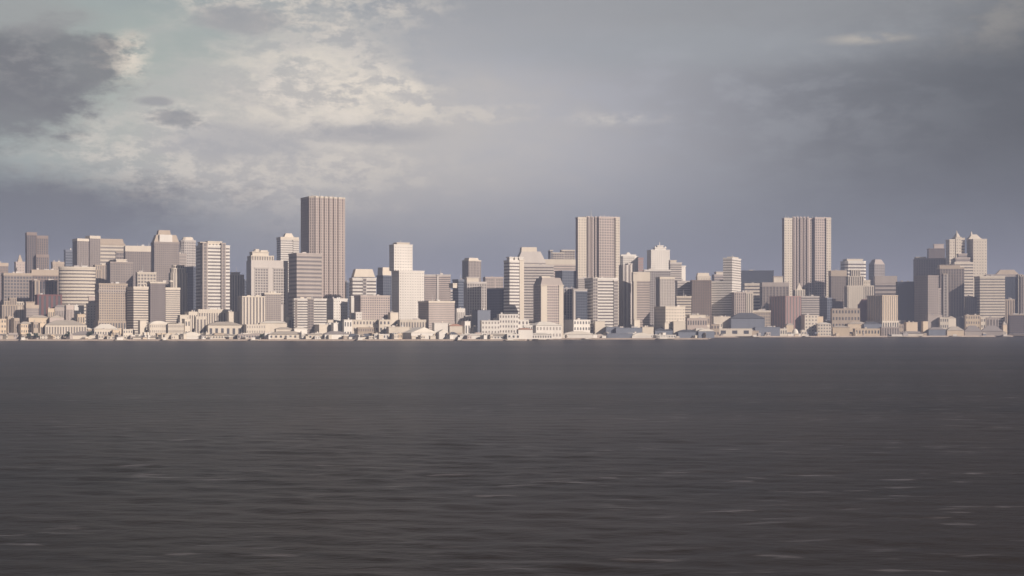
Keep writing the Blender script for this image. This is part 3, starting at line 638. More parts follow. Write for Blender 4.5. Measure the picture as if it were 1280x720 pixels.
# 740 - 850
L('small white kiosk at the foot of the white tower with striped side', 742, 744, 756, 402, 50, 'C')
L('slate low hall with a flat white verge', 756, 758, 775, 409, 36, 'S', rm='w', un=2)
L('long slate shed behind the dark pier', 768, 770, 803, 410, 30, 'S', rm='k', un=3)
L('dark long pier shed left of the white vaulted shed', 757, 759, 791, 417, 6, 'S', roof='flat', rm='k', kind='pier_shed', cat='pier shed', un=0)
L('white vaulted pier shed with rounded gable, in the middle of the shore', 788, 790, 813, 416, 5, 'W', roof='barrel', rise=4, rm='w', kind='pier_shed', cat='pier shed')
L('stepped cream house right of the white vaulted pier shed', 801, 803, 817, 409, 30, 'C', un=2)
L('tall narrow cream house at the foot of the cream-capped tower', 790, 793, 800, 400, 50, 'C')
L('large slate hall with low hipped roof', 815, 819, 858, 408, 30, 'S', roof='hip', rise=5, rm='d', kind='slate_hall', cat='hall')
L('white flat ferry terminal with dark openings', 820, 822, 845, 419, 5, 'W', win=(7, 1), kind='ferry_hall', cat='ferry hall')
L('cream cube house below the punched-window block', 828, 831, 840, 404, 34, 'C')
L('tan cube house right of the cream cube house', 840, 842, 856, 402, 30, 'C')
# 850 - 960
L('white stepped house with gabled huts below the brown-grey tower', 858, 862, 882, 394, 100, 'C', un=4)
L('pinkish windowed terrace below the white stepped house', 857, 859, 884, 398, 80, 'P', win=(8, 2))
L('cream stepped block in front of the white corner tower', 888, 892, 913, 396, 60, 'C', un=3)
L('tall cream cube with roof terrace left of the black-roofed hall', 889, 892, 903, 403, 40, 'C', win=(4, 2))
L('dark slate hall with hipped roof and long flat eaves', 909, 914, 956, 391, 34, 'S', roof='hip', rise=7, rm='d', kind='slate_hall', cat='hall')
L('low dark shed with a white curved gable frame', 870, 873, 893, 411, 10, 'S', roof='barrel', rise=3, rm='w', kind='pier_shed', cat='pier shed')
L('wide open-fronted white pier building with dark bay', 893, 897, 940, 411, 8, 'C', win=(3, 1), kind='pier_shed', cat='pier shed', un=0)
L('low slate shed at the bend of the shoreline', 845, 848, 872, 412, 12, 'S', roof='hip', rise=3, rm='d', kind='pier_shed', cat='pier shed')
L('dark low pier roof with a row of white dots', 940, 944, 975, 409, 14, 'S', rm='d', kind='pier_shed', cat='pier shed', un=6)
L('tiny white gabled boathouse on the right shore', 954, 956, 962, 416, 6, 'W', roof='gable', rise=3, rm='w', kind='boathouse', cat='boathouse')
# 950 - 1060
L('white cabin with flat roof left of the domed hall', 970, 972, 984, 411, 8, 'C', win=(4, 1))
L('tan vaulted house in front of the plum and pink block', 981, 983, 992, 404, 40, 'Y', roof='barrel', rise=2.5, rm='t')
L('small white domed hall at the water', 987, 989, 1001, 411, 8, 'W', roof='dome', rise=6, rm='w', kind='domed_hall', cat='hall', un=0)
L('cream tower house with dark left side below the silver banded block', 1001, 1006, 1022, 394, 44, 'C', win=(4, 6), gl='m')
L('short cream house right of the cream tower house', 1020, 1022, 1029, 396, 50, 'Y')
L('striped cream house with a pair of gables', 1020, 1022, 1039, 403, 20, 'C', win=(5, 4), roof='hip', rise=2, rm='w')
L('tan gridded five-storey house left of the stepped art deco tower foot', 1038, 1040, 1075, 386, 90, 'T', win=(9, 4))
L('tan low warehouse with a dark corner', 1040, 1041, 1062, 407, 16, 'Y', roof='hip', rise=2, rm='t')
L('small cream quay cabin below the domed hall', 1000, 1002, 1008, 413, 6, 'C', win=(2, 1))
# 1060 - 1170
L('cream sloping-roofed house right of the gridded five-storey house', 1056, 1060, 1086, 402, 60, 'Y', roof='hip', rise=3, rm='t')
L('slate hall with black roof left of the golden ribbed tower', 1075, 1080, 1102, 402, 46, 'S', roof='hip', rise=3, rm='d')
L('low cream terrace with small windows by the slate hall', 1066, 1069, 1100, 411, 14, 'Y', win=(8, 1))
L('small grey ribbed house with pitched top left of the golden ribbed tower', 1087, 1089, 1097, 387, 80, 'K', fin=2)
L('grey colonnaded house at the base of the golden ribbed tower', 1100, 1102, 1124, 409, 12, 'K', fin=3)
L('cream split-level house between the dark glass block and slate gap', 1130, 1133, 1147, 403, 36, 'Y', un=2)
L('single narrow tan house standing in the dark gap', 1152, 1154, 1160, 402, 26, 'Y', un=0)
L('long low cream pier hall right of the golden ribbed tower', 1122, 1125, 1154, 414, 10, 'C', roof='hip', rise=3, rm='k', kind='pier_shed', cat='pier shed')
L('slate pier hall with low vaulted roof', 1158, 1161, 1182, 409, 12, 'S', roof='hip', rise=3, rm='k', kind='pier_shed', cat='pier shed')
L('taupe terrace with a flat cream edge below the pinkish grid tower', 1157, 1160, 1178, 394, 60, 'K', win=None)
# 1170 - 1280
L('cream house with square windows below the grey ribbed tower', 1173, 1175, 1186, 397, 40, 'C', win=(4, 3))
L('tan house with a stepped gable left of the tan gridded house', 1180, 1183, 1195, 395, 56, 'C', roof='gable', rise=3, rm='t')
L('tan gridded house with rounded parapet', 1205, 1207, 1225, 394, 40, 'Y', win=(6, 4), gl='m', un=2)
L('slate house in shade left of the tan gridded house', 1194, 1199, 1208, 397, 60, 'S')
L('tan house with three dark slots right of the tan gridded house', 1225, 1226, 1232, 397, 40, 'C', win=(2, 3))
L('long grey-tan house below the white-striped corner tower', 1231, 1233, 1248, 397, 44, 'K', fin=4)
L('pier shed with a bright cream hipped front', 1181, 1184, 1205, 408, 10, 'Y', roof='hip', rise=5, rm='t', kind='pier_shed', cat='pier shed')
L('grey hip-roofed pier shed left of its larger twin', 1204, 1206, 1227, 407, 10, 'K', roof='hip', rise=7, rm='k', kind='pier_shed', cat='pier shed')
L('larger grey hip-roofed pier shed near the right edge', 1225, 1227, 1254, 407, 10, 'K', roof='hip', rise=7, rm='k', kind='pier_shed', cat='pier shed')
L('small tan turret house with pointed roof near the right edge', 1252, 1254, 1260, 402, 26, 'Y', roof='hip', rise=4, rm='t')
L('low tan pier edge building at the right edge', 1254, 1256, 1300, 417, 6, 'T', roof='hip', rise=2, rm='k', kind='pier_shed', cat='pier shed')

# the many nameless small houses between them
rng = random.Random(5)
used = {}
ORD = ['', 'second ', 'third ', 'fourth ', 'fifth ', 'sixth ', 'seventh ', 'eighth ', 'ninth ', 'tenth ']
spots = []
x = -6.0
while x < 1284:
    spots.append((x, 'quay')); x += rng.uniform(9, 19)
x = -4.0
while x < 1284:
    spots.append((x, 'street')); x += rng.uniform(10, 22)
x = 2.0
while x < 1284:
    spots.append((x, 'upper')); x += rng.uniform(14, 30)
x = 0.0
while x < 1284:
    spots.append((x, 'lane')); x += rng.uniform(11, 22)
x = -3.0
while x < 1284:
    spots.append((x, 'shore')); x += rng.uniform(9, 26)
items = []
for x, row in spots:
    w = rng.choice([rng.uniform(4, 8), rng.uniform(6, 14), rng.uniform(12, 24)])
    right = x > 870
    if row == 'quay': y = rng.uniform(416, 419.5) - (2.5 if right else 0); d = rng.uniform(14, 34)
    elif row == 'street': y = rng.uniform(405, 412) - (1 if right else 0); d = rng.uniform(60, 120)
    elif row == 'shore': y = rng.uniform(417.5, 421) - (2.5 if right else 0); d = rng.uniform(3, 9); w = rng.uniform(3, 8)
    elif row == 'lane': y = rng.uniform(400, 409); d = rng.uniform(128, 165)
    else: y = rng.uniform(394, 403); d = rng.uniform(170, 330)
    shade = right and rng.random() < .4
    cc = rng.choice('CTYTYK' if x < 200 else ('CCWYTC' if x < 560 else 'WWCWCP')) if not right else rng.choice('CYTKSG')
    roof = rng.choice(['flat'] * 9 + ['hip', 'hip', 'gable', 'barrel'])
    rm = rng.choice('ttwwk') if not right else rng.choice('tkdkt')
    nick = min(NICK, key=lambda q: abs(q[0] - (x + w / 2)))[1]
    items.append([x, w, y, d, cc, roof, rm, row, nick])
RW = {'flat': 'flat-roofed', 'hip': 'hip-roofed', 'gable': 'gabled', 'barrel': 'round-roofed'}
seen = {}
for it in sorted(items, key=lambda q: q[0]):
    x, w, y, d, cc, roof, rm, row, nick = it
    where = {'shore': 'water-edge hut below', 'quay': 'quay hut below', 'street': 'house below', 'lane': 'back-row house below', 'upper': 'upper house near'}[row]
    key = '%s %s %s %s' % (WORDS[cc], RW[roof], where, nick)
    n = seen.get(key, 0); seen[key] = n + 1
    it.append((key, n))
for it in items:
    x, w, y, d, cc, roof, rm, row, nick, (key, n) = it
    lab = 'small ' + key if seen[key] == 1 else 'small %s, %sfrom the left' % (key, ORD[n] if n else 'first ')
    nm = {'shore': 'quay_hut', 'quay': 'quay_hut', 'street': 'town_house', 'lane': 'town_house', 'upper': 'town_house'}[row]
    s = rng.uniform(.8, 3.0)
    wn = (max(2, int(w / 3)), 1) if row in ('quay', 'shore') else (max(2, int(w / 3)), 2)
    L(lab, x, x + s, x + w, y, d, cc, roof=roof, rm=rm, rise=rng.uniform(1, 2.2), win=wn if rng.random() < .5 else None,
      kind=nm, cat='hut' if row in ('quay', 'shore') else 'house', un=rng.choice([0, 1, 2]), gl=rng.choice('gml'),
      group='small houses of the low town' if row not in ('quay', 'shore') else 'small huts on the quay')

# hazy middle-height blocks that fill the gaps further inland
cnt = {}
mids = []
x = 8.0
while x < 1270:
    mids.append((x, rng.uniform(7, 17), rng.uniform(356, 388), rng.uniform(520, 1000), rng.choice('LKPGMCL'), rng.choice('hvgGh'))); x += rng.uniform(22, 46)
for mx_ in mids:
    nick = min(NICK, key=lambda q: abs(q[0] - (mx_[0] + mx_[1] / 2)))[1]
    key = 'hazy %s block rising far behind %s' % (WORDS[mx_[4]], nick)
    cnt[key] = cnt.get(key, 0) + 1
    lab = key + (', %s one' % ORD[cnt[key] - 1].strip() if cnt[key] > 1 else '')
    T(lab, mx_[0] - rng.uniform(2, 5), mx_[0], mx_[0] + mx_[1], mx_[2], mx_[3], mx_[5], mx_[4], gl='m', un=1, kind='apartment_block', cat='apartment block', group='far blocks in the haze')

# ------------------------------------------------------------------ trees
LEAF = wall_mat('leaves_dark_green', (.035, .05, .03), .8, .3)
BARK = wall_mat('bark_brown', (.10, .07, .05), .9)
def tree(px, d, h, wpx, label, seed):
    Y = shore(px) + d; X = (px - 640) / F * Y; rng = random.Random(seed)
    root = thing('tree', label, 'tree', (X, Y, GZ), 'dark trees along the waterfront')
    bm = bmesh.new()
    def limb(a, b, r0, r1):
        a = Vector(a); b = Vector(b); ax = (b - a).normalized()
        s = ax.orthogonal().normalized(); t = ax.cross(s)
        q0 = [bm.verts.new(a + (s * math.cos(i * math.pi / 3) + t * math.sin(i * math.pi / 3)) * r0) for i in range(6)]
        q1 = [bm.verts.new(b + (s * math.cos(i * math.pi / 3) + t * math.sin(i * math.pi / 3)) * r1) for i in range(6)]
        for i in range(6): bm.faces.new((q0[i], q0[(i + 1) % 6], q1[(i + 1) % 6], q1[i]))
        bm.faces.new(q1); bm.faces.new(q0[::-1])
    limb((0, 0, 0), (0, 0, h * .45), .35, .22)
    W = wpx * Y / F
    for i in range(6):
        a = rng.uniform(0, 6.28)
        limb((0, 0, h * .38), (math.cos(a) * W * .28, math.sin(a) * W * .28, h * rng.uniform(.6, .8)), .16, .05)
    build('trunk', bm, BARK, root)
    bm = bmesh.new()
    cl = [(rng.uniform(-.32, .32) * W, rng.uniform(-.32, .32) * W, h * rng.uniform(.42, .85), rng.uniform(.16, .26) * W) for _ in range(9)]
    for i in range(900):
        cx, cy, cz, r = rng.choice(cl)
        v = Vector((rng.gauss(0, 1), rng.gauss(0, 1), rng.gauss(0, .8))).normalized() * r * rng.uniform(.5, 1.05)
        p = Vector((cx, cy, cz)) + v
        s = Vector((rng.uniform(-1, 1), rng.uniform(-1, 1), rng.uniform(-1, 1))).normalized(); t = s.orthogonal().normalized()
        z = rng.uniform(.3, .6)
        bm.faces.new([bm.verts.new(p + s * z), bm.verts.new(p + t * z), bm.verts.new(p - s * z), bm.verts.new(p - t * z)])
    build('crown', bm, LEAF, root)
for i, (px, d, h, w, lab) in enumerate((
    (35.5, 5, 9, 5, 'dark round tree on the quay, left of the tan arched quay house'),
    (45, 5, 9, 6, 'dark round tree on the quay, right of the tan arched quay house'),
    (83, 5, 9, 6, 'low dark tree at the left end of the grey-roofed pier shed'),
    (85.5, 9, 13, 4, 'taller dark tree at the left end of the grey-roofed pier shed'),
    (112, 22, 12, 8, 'dark spreading tree below the cream low tower by the round tower'),
    (760, 60, 20, 11, 'big dark round tree at the foot of the white tower with striped side'),
    (771, 70, 17, 10, 'dark round tree left of the pale pylon tower'),
    (327, 4, 8, 6, 'dark tree beside the long hip-roofed pier shed'),
    (1246, 40, 16, 9, 'dark tree cluster left of the small turret house, larger tree'),
    (1251, 34, 11, 7, 'dark small tree left of the small turret house'),
    (1068, 70, 16, 11, 'dark tree under the gridded five-storey house'),
)):
    tree(px, d, h, w, lab, i)

# ------------------------------------------------------------------ ground and water
def struct(name, bm, mat):
    o = build(name, bm, mat); o['kind'] = 'structure'; return o

gm = wall_mat('ground_pale_paving', (.24, .205, .165), .9, .2)
bm = bmesh.new()
pts = [(-8500, 2000)]
for px, Y in SHORE:
    if -400 <= px <= 1900: pts.append(((px - 640) / F * Y, Y))
pts += [(8500, 3200), (8500, 8600), (-8500, 8600)]
prism(bm, ccw(pts), -.8, GZ)
struct('city_ground', bm, gm)
# the sea wall: a real kerb along the shore
bm = bmesh.new()
sp = pts[:-2]
for (a, b) in zip(sp, sp[1:]):
    a = Vector(a); b = Vector(b); e = (b - a).normalized(); n = Vector((e.y, -e.x))
    a2 = a - e * .05; q = [a2 + n * 1.2, b + n * 1.2, b - n * .6, a2 - n * .6]
    prism(bm, ccw([tuple(v) for v in q]), -.7, GZ + .35)
struct('sea_wall', bm, wall_mat('sea_wall_stone', (.40, .33, .27), .9, .3))

m, nt, b = new_mat('bay_water')
N, Lk = nt.nodes, nt.links
b.inputs['Base Color'].default_value = (.014, .011, .009, 1)
b.inputs['Roughness'].default_value = .36; b.inputs['Specular IOR Level'].default_value = .19; b.inputs['Specular Tint'].default_value = (1.0, .90, .87, 1)
b.inputs['IOR'].default_value = 1.2
geo = N.new('ShaderNodeNewGeometry')
def nz(scale, detail, rough=.55):
    mp = N.new('ShaderNodeMapping'); mp.inputs['Scale'].default_value = scale
    mp.inputs['Rotation'].default_value = (0, 0, R(4))
    n = N.new('ShaderNodeTexNoise'); n.inputs['Scale'].default_value = 1; n.inputs['Detail'].default_value = detail; n.inputs['Roughness'].default_value = rough
    Lk.new(geo.outputs['Position'], mp.inputs['Vector']); Lk.new(mp.outputs['Vector'], n.inputs['Vector'])
    return n.outputs['Fac']
def mth(op, a, c=0.0):
    n = N.new('ShaderNodeMath'); n.operation = op
    for i, x in enumerate((a, c)):
        if isinstance(x, (int, float)): n.inputs[i].default_value = x
        else: Lk.new(x, n.inputs[i])
    return n.outputs[0]
gust = mth('ADD', mth('MULTIPLY', nz((.004, .018, .01), 4), 1.6), -.3)
h = mth('ADD', mth('MULTIPLY', nz((.10, .22, .3), 4, .6), .8), mth('MULTIPLY', nz((.6, 1.1, 1), 4), .22))
h = mth('MULTIPLY', h, gust)
def sstep(x, a, c):
    n = N.new('ShaderNodeMapRange'); n.interpolation_type = 'SMOOTHSTEP'
    n.inputs['From Min'].default_value = a; n.inputs['From Max'].default_value = c
    Lk.new(x, n.inputs['Value']); return n.outputs[0]
foam_glint = mth('MULTIPLY', sstep(nz((.10, .42, .3), 3, .62), .57, .70), sstep(nz((.008, .02, .3), 2), .40, .58))  # pale streaks painted into the colour for ripple glints and whitecaps
silt = sstep(nz((.0012, .006, .01), 3), .35, .65)
mx = N.new('ShaderNodeMix'); mx.data_type = 'RGBA'
mx.inputs[6].default_value = (.016, .0115, .010, 1); mx.inputs[7].default_value = (.030, .022, .019, 1); Lk.new(silt, mx.inputs[0])
mf = N.new('ShaderNodeMix'); mf.data_type = 'RGBA'; mf.inputs[7].default_value = (.26, .24, .25, 1)
Lk.new(mx.outputs[2], mf.inputs[6]); Lk.new(mth('MULTIPLY', foam_glint, .42), mf.inputs[0]); Lk.new(mf.outputs[2], b.inputs['Base Color'])
bp = N.new('ShaderNodeBump'); bp.inputs['Strength'].default_value = 1.0; bp.inputs['Distance'].default_value = 1.0
Lk.new(h, bp.inputs['Height']); Lk.new(bp.outputs['Normal'], b.inputs['Normal'])
import numpy as np
rs = np.random.RandomState(4)
NR, NC = 900, 460
ys = np.concatenate([[-300.0, 0.0], 60.0 * (8800.0 / 60.0) ** (np.arange(NR) / (NR - 1.0))])
ts = np.concatenate([[-3.0, -1.5], np.linspace(-1, 1, NC), [1.5, 3.0]])
half = np.maximum(ys, 60.0) * .40 + 20
XX = ts[None, :] * half[:, None]
XX[:, 0] = -8800; XX[:, -1] = 8800
XX[:, 1] = np.maximum(-8700, XX[:, 1]); XX[:, -2] = np.minimum(8700, XX[:, -2])
YY = np.repeat(ys[:, None], XX.shape[1], 1)
dy = np.maximum(np.gradient(ys), .2)[:, None]
ZZ = np.zeros_like(XX)
for q in range(80):
    lam = 1.8 * 6.0 ** rs.rand()
    ang = rs.normal(0, .6) + .15
    kx, ky = 2 * math.pi / lam * math.sin(ang), 2 * math.pi / lam * math.cos(ang)
    amp = (.018) * lam / (2 * math.pi) * (1.0 if lam < 7 else .6)
    att = np.clip((lam / dy - 2.0) / 3.0, 0, 1)
    ZZ += amp * att * np.sin(kx * XX + ky * YY + rs.rand() * 6.28)
grp = .65 + .35 * np.sin(XX * .011 + YY * .017 + 1.0) * np.sin(XX * -.019 + YY * .009 + 2.0)
ZZ *= grp
ZZ[:, :2] = 0; ZZ[:, -2:] = 0; ZZ[:2] = 0; ZZ[YY > 1900] = 0
nr, nc = XX.shape
me = bpy.data.meshes.new('bay_water')
me.vertices.add(nr * nc)
me.vertices.foreach_set('co', np.stack([XX, YY, ZZ], -1).astype(np.float32).ravel())
idx = np.arange(nr * nc).reshape(nr, nc)
quad = np.stack([idx[:-1, :-1], idx[:-1, 1:], idx[1:, 1:], idx[1:, :-1]], -1).reshape(-1, 4)
me.loops.add(quad.size); me.loops.foreach_set('vertex_index', quad.ravel().astype(np.int32))
me.polygons.add(len(quad)); me.polygons.foreach_set('loop_start', (np.arange(len(quad)) * 4).astype(np.int32))
me.polygons.foreach_set('use_smooth', np.ones(len(quad), dtype=bool))
me.update(calc_edges=True); me.materials.append(m)
wo = bpy.data.objects.new('bay_water', me); link(wo); wo['kind'] = 'structure'

# ------------------------------------------------------------------ piers
def pier(px, wpx, ln, label, hz=1.6):
    Y = shore(px); u = Vector(((px - 640) / F, 1)).normalized(); r = Vector((u.y, -u.x)); W = wpx * Y / F
    c = Vector(((px - 640) / F * Y, Y))
    root = thing('pier', label, 'pier', (c.x, c.y, 0), 'piers along the shore')
    q = lambda a0, a1, b0, b1: ccw([tuple(c + r * a - u * b_) for a, b_ in ((a0, b0), (a1, b0), (a1, b1), (a0, b1))])
    bm = bmesh.new(); prism(bm, q(-W / 2, W / 2, -1.7, ln), .9, hz); build('deck', bm, MAT['C'], root, root.location)
    n = max(2, int(ln / 9))
    for k in range(n + 1):
        for s_ in (-1, 1):
            a = s_ * (W / 2 - .8); b_ = 2 + (ln - 4) * k / n
            bm = bmesh.new(); prism(bm, q(a - .35, a + .35, b_ - .35, b_ + .35), -1.5, .9); build('pile', bm, BARK, root, root.location)
    bm = bmesh.new(); prism(bm, q(-W * .36, W * .1, ln * .1, ln * .7), hz, hz + 3.4); build('pier_hut', bm, MAT['W'], root, root.location)
for a in ((30, 9, 26, 'low cream pier in front of the long tan shed at the left edge'),
          (152, 16, 34, 'broad pier below the golden grid tower'),
          (207, 8, 22, 'short pier left of the white vaulted shed'),
          (318, 10, 30, 'narrow pier below the white-finned block'),
          (452, 12, 40, 'pier in front of the dark sloping shed roofs'),
          (575, 7, 24, 'short pier right of the big white gabled shed'),
          (640, 15, 60, 'wide pier before the white ferry hall below the crenellated tower'),
          (678, 10, 90, 'long pier below the hip-roofed white hall'),
          (735, 8, 60, 'narrow pier below the white corner house with grey side'),
          (832, 20, 36, 'broad pier before the white flat ferry terminal'),
          (945, 9, 50, 'pier at the bend of the shore below the dark glass slab'),
          (1010, 8, 70, 'pier right of the small white domed hall'),
          (1125, 28, 50, 'very broad pier right of the golden ribbed tower'),
          (1195, 10, 60, 'pier in front of the shed with a bright hipped front'),
          (1258, 9, 70, 'pier next to the small turret house at the right')):
    pier(*a)

# ------------------------------------------------------------------ haze
bm = bmesh.new()
prism(bm, [(-8900, -400), (8900, -400), (8900, 8900), (-8900, 8900)], -2.0, 330)
hm = bpy.data.materials.new('haze'); hm.use_nodes = True
hn = hm.node_tree; hn.nodes.clear()
out = hn.nodes.new('ShaderNodeOutputMaterial'); pv = hn.nodes.new('ShaderNodeVolumePrincipled')
pv.inputs['Color'].default_value = (.66, .72, .98, 1); pv.inputs['Density'].default_value = HAZE
pv.inputs['Anisotropy'].default_value = 0.0
hn.links.new(pv.outputs[0], out.inputs['Volume'])
o = build('haze', bm, hm); o['kind'] = 'stuff'

# ------------------------------------------------------------------ sky
w = bpy.data.worlds.new('World'); scene.world = w; w.use_nodes = True
nt = w.node_tree; N, Lk = nt.nodes, nt.links
bg = N['Background']
sky = N.new('ShaderNodeTexSky'); sky.sky_type = 'NISHITA'; sky.sun_disc = False
sky.sun_elevation = R(SUN_EL); sky.sun_rotation = R(180 - SUN_AZ); sky.air_density = 1; sky.dust_density = 2.0; sky.ozone_density = 1
tc = N.new('ShaderNodeTexCoord')
nrm = N.new('ShaderNodeVectorMath'); nrm.operation = 'NORMALIZE'; Lk.new(tc.outputs['Generated'], nrm.inputs[0])
sep = N.new('ShaderNodeSeparateXYZ'); Lk.new(nrm.outputs[0], sep.inputs[0])
az = mth('ARCTAN2', sep.outputs['X'], sep.outputs['Y'])
el = mth('ARCSINE', sep.outputs['Z'])
az = mth('MULTIPLY', az, 180 / math.pi); el = mth('MULTIPLY', el, 180 / math.pi)
cmb = N.new('ShaderNodeCombineXYZ'); Lk.new(az, cmb.inputs[0]); Lk.new(el, cmb.inputs[1])
def noise_(scale, detail, rough, off=(0, 0, 0), dist=0.0):
    mp = N.new('ShaderNodeMapping'); mp.inputs['Scale'].default_value = scale; mp.inputs['Location'].default_value = off
    Lk.new(cmb.outputs[0], mp.inputs['Vector'])
    n = N.new('ShaderNodeTexNoise'); n.inputs['Scale'].default_value = 1; n.inputs['Detail'].default_value = detail
    n.inputs['Roughness'].default_value = rough; n.inputs['Distortion'].default_value = dist
    Lk.new(mp.outputs[0], n.inputs['Vector'])
    return n.outputs['Fac']
def smooth(x, a, c):
    n = N.new('ShaderNodeMapRange'); n.interpolation_type = 'SMOOTHSTEP'
    n.inputs['From Min'].default_value = a; n.inputs['From Max'].default_value = c
    Lk.new(x, n.inputs['Value']); return n.outputs[0]
def pa(px, py):        # photo pixel of a cloud -> bearing and elevation in degrees
    t = (px - 640) / F; a = math.atan(t)
    return math.degrees(a), math.degrees(math.atan((HZ - py) / F * math.cos(a)))
n_big = noise_((.16, .34, 1), 6, .55, (3.1, 1.2, 0), .1)
n_mid = noise_((.35, .8, 1), 8, .64, (7.7, 4.1, 0), .15)
n_fine = noise_((.9, 1.8, 1), 7, .68, (1.3, 9.2, 0), .1)
def blob(px, py, rx, ry, jag=1.0, soft=.5, tilt=0.0):
    """ragged cloud mask round a bearing; 1 inside, 0 outside"""
    A, E = pa(px, py); rx = rx / F * 57.3; ry = ry / F * 57.3
    dx = mth('DIVIDE', mth('SUBTRACT', az, A), rx)
    dy = mth('DIVIDE', mth('SUBTRACT', el, E), ry)
    if tilt: dy = mth('ADD', dy, mth('MULTIPLY', dx, tilt))
    d = mth('SQRT', mth('ADD', mth('MULTIPLY', dx, dx), mth('MULTIPLY', dy, dy)))
    d = mth('ADD', d, mth('MULTIPLY', mth('SUBTRACT', n_mid, .5), 2.2 * jag))
    d = mth('ADD', d, mth('MULTIPLY', mth('SUBTRACT', n_fine, .5), .8 * jag))
    return mth('SUBTRACT', 1.0, smooth(d, 1 - soft, 1 + soft))
def lay(base, rgb, fac, k=1.0):
    mx = N.new('ShaderNodeMix'); mx.data_type = 'RGBA'
    if k != 1.0: fac = mth('MULTIPLY', fac, k)
    Lk.new(fac, mx.inputs[0]); Lk.new(base, mx.inputs[6])
    if isinstance(rgb, tuple): mx.inputs[7].default_value = (*rgb, 1)
    else: Lk.new(rgb, mx.inputs[7])
    return mx.outputs[2]
# overcast veil first, then the separate clouds (radiance in the unit of the sky texture times its strength)
skc = N.new('ShaderNodeVectorMath'); skc.operation = 'SCALE'; skc.inputs['Scale'].default_value = SKY_K
Lk.new(sky.outputs[0], skc.inputs[0])
base = skc.outputs[0]
up = smooth(el, 3.0, 12.0)
front = mth('SUBTRACT', 1.0, smooth(mth('ABSOLUTE', az), 26.0, 48.0))     # the cloud deck lies over the city, the sky behind the viewer is open
veil = lay(base, (.30, .33, .35), mth('MULTIPLY', mth('ADD', mth('MULTIPLY', n_big, .3), .6), front))
# clear greenish patch on the left, between the clouds
c = lay(veil, (.36, .41, .365), blob(190, 120, 300, 130, .3, .8), .9)
c = lay(c, (.40, .40, .435), blob(740, 160, 330, 220, .3, .95), .8)
# rain cloud over the right, with lens falloff painted into its darkness
c = lay(c, (.06, .066, .072), blob(1400, 180, 430, 350, .3, .95), .93)
c = lay(c, (.27, .28, .29), blob(820, -20, 420, 90, .5, .6), .8)
# broad pale cloud in the middle left
c = lay(c, (.44, .43, .44), blob(560, 190, 240, 150, .5, .9), .5)
c = lay(c, (.50, .47, .435), blob(400, 190, 260, 110, .5, .7), .85)
c = lay(c, (.74, .67, .57), mth('MULTIPLY', blob(385, 110, 120, 80, 1.0, .5), smooth(n_mid, 0.430, 0.610)), .8)
c = lay(c, (.36, .36, .37), mth('MULTIPLY', blob(400, 120, 140, 80, 1.0, .5), smooth(n_fine, 0.490, 0.670)), .55)
c = lay(c, (.70, .64, .55), mth('MULTIPLY', blob(300, 210, 200, 60, 1.0, .5), smooth(n_fine, 0.425, 0.605)), .7)
c = lay(c, (.72, .65, .55), mth('MULTIPLY', blob(470, 122, 70, 34, 1.0, .4), smooth(n_fine, 0.410, 0.590)), .8)
c = lay(c, (.78, .70, .60), mth('MULTIPLY', blob(415, 115, 100, 60, .9, .5), smooth(n_fine, 0.450, 0.630)), .75)
c = lay(c, (.74, .67, .58), mth('MULTIPLY', blob(230, 145, 40, 16, 1.0, .5), smooth(n_fine, 0.410, 0.590)), .7)
c = lay(c, (.66, .60, .52), mth('MULTIPLY', blob(560, 140, 110, 12, .9, .6), smooth(n_fine, 0.410, 0.590)), .55)
c = lay(c, (.62, .57, .50), mth('MULTIPLY', blob(430, 205, 130, 22, .9, .6), smooth(n_fine, 0.420, 0.600)), .55)
c = lay(c, (.33, .33, .345), blob(455, 168, 80, 12, .8, .5), .7)
c = lay(c, (.36, .36, .37), blob(300, 178, 90, 22, .5, .6), .7)
c = lay(c, (.66, .60, .52), mth('MULTIPLY', blob(380, 10, 150, 30, .8, .5), smooth(n_fine, 0.400, 0.620)), .7)
c = lay(c, (.30, .30, .31), blob(300, 25, 48, 16, .7, .5), .75)
c = lay(c, (.60, .56, .50), mth('MULTIPLY', blob(770, 148, 60, 7, .8, .8), smooth(n_fine, 0.380, 0.620)), .6)
c = lay(c, (.30, .32, .34), blob(850, 60, 260, 22, .8, .7), .5)
c = lay(c, (.46, .46, .48), mth('MULTIPLY', blob(900, 110, 260, 90, .8, .8), smooth(n_mid, 0.470, 0.650)), .14)
c = lay(c, (.30, .285, .26), mth('MULTIPLY', blob(1235, 22, 90, 40, .8, .6), smooth(n_mid, 0.420, 0.660)), .55)
c = lay(c, (.50, .45, .38), mth('MULTIPLY', blob(1085, 48, 44, 6, .9, .8), smooth(n_mid, 0.400, 0.600)), .7)
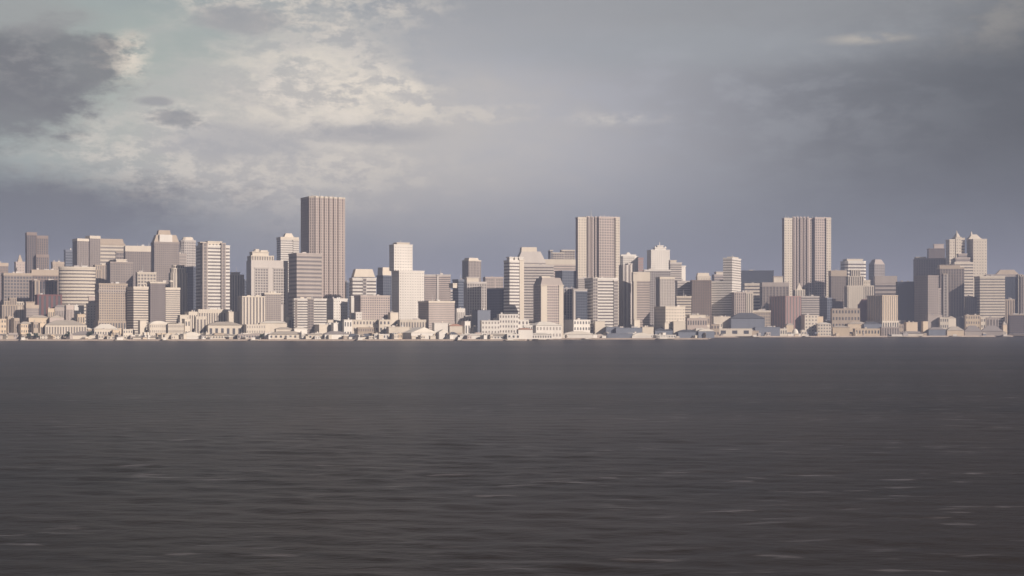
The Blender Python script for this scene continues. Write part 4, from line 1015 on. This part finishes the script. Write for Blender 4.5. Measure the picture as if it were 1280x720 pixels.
# dark cumulus in the upper left with a bright torn rim
c = lay(c, (.78, .69, .57), mth('MULTIPLY', blob(150, 74, 36, 26, .9, .5), smooth(n_fine, 0.400, 0.580)), .85)
c = lay(c, (.155, .16, .168), blob(55, 82, 96, 50, .8, .3), .85)
c = lay(c, (.15, .155, .163), blob(-15, 108, 95, 58, .8, .3, .25), .85)
c = lay(c, (.30, .295, .285), mth('MULTIPLY', blob(40, 70, 100, 40, .6, .8), smooth(n_fine, .45, .65)), .45)
c = lay(c, (.30, .30, .295), blob(20, 18, 90, 20, .6, .5), .6)
c = lay(c, (.24, .245, .255), blob(222, 147, 26, 10, 1.3, .4), .8)
c = lay(c, (.27, .27, .28), blob(195, 127, 20, 5, 1.2, .5), .7)
# dark bank low on the left with lens falloff painted in, blue-grey murk towards the horizon
c = lay(c, (.09, .095, .105), blob(-10, 270, 240, 50, .7, .5), .85)
low = mth('SUBTRACT', 1.0, smooth(el, 1.0, 7.5))
c = lay(c, (.12, .137, .175), low, .82)
# colours scaled up to offset the low background strength
fin_ = N.new('ShaderNodeVectorMath'); fin_.operation = 'SCALE'; fin_.inputs['Scale'].default_value = 10.0
Lk.new(c, fin_.inputs[0]); Lk.new(fin_.outputs[0], bg.inputs['Color'])
bg.inputs['Strength'].default_value = 0.1

# ------------------------------------------------------------------ sun
sl = bpy.data.lights.new('sun', 'SUN'); sl.energy = SUN_W; sl.angle = R(.53); sl.color = (1.0, .872, .775)
so = bpy.data.objects.new('sun', sl); link(so)
sdir = Vector((S[0] * math.cos(R(SUN_EL)), S[1] * math.cos(R(SUN_EL)), math.sin(R(SUN_EL))))
so.rotation_euler = sdir.to_track_quat('Z', 'Y').to_euler()
so.location = sdir * 3000

# ------------------------------------------------------------------ camera and output
cd = bpy.data.cameras.new('camera'); cam = bpy.data.objects.new('camera', cd); link(cam)
cd.sensor_width = 36; cd.lens = F * 36 / 1280; cd.shift_y = (HZ - 360) / 1280
cd.clip_start = 1; cd.clip_end = 30000
cam.location = (0, 0, CAMH); cam.rotation_euler = (R(90), 0, 0)
scene.camera = cam
scene.render.engine = 'CYCLES'
scene.cycles.use_denoising = True
scene.cycles.max_bounces = 5; scene.cycles.diffuse_bounces = 1; scene.cycles.glossy_bounces = 2
scene.cycles.volume_bounces = 0
scene.cycles.transparent_max_bounces = 8
vs_ = scene.view_settings
vs_.view_transform = 'Standard'; vs_.look = 'None'; vs_.gamma = 1; vs_.use_curve_mapping = False; vs_.exposure = EXPO
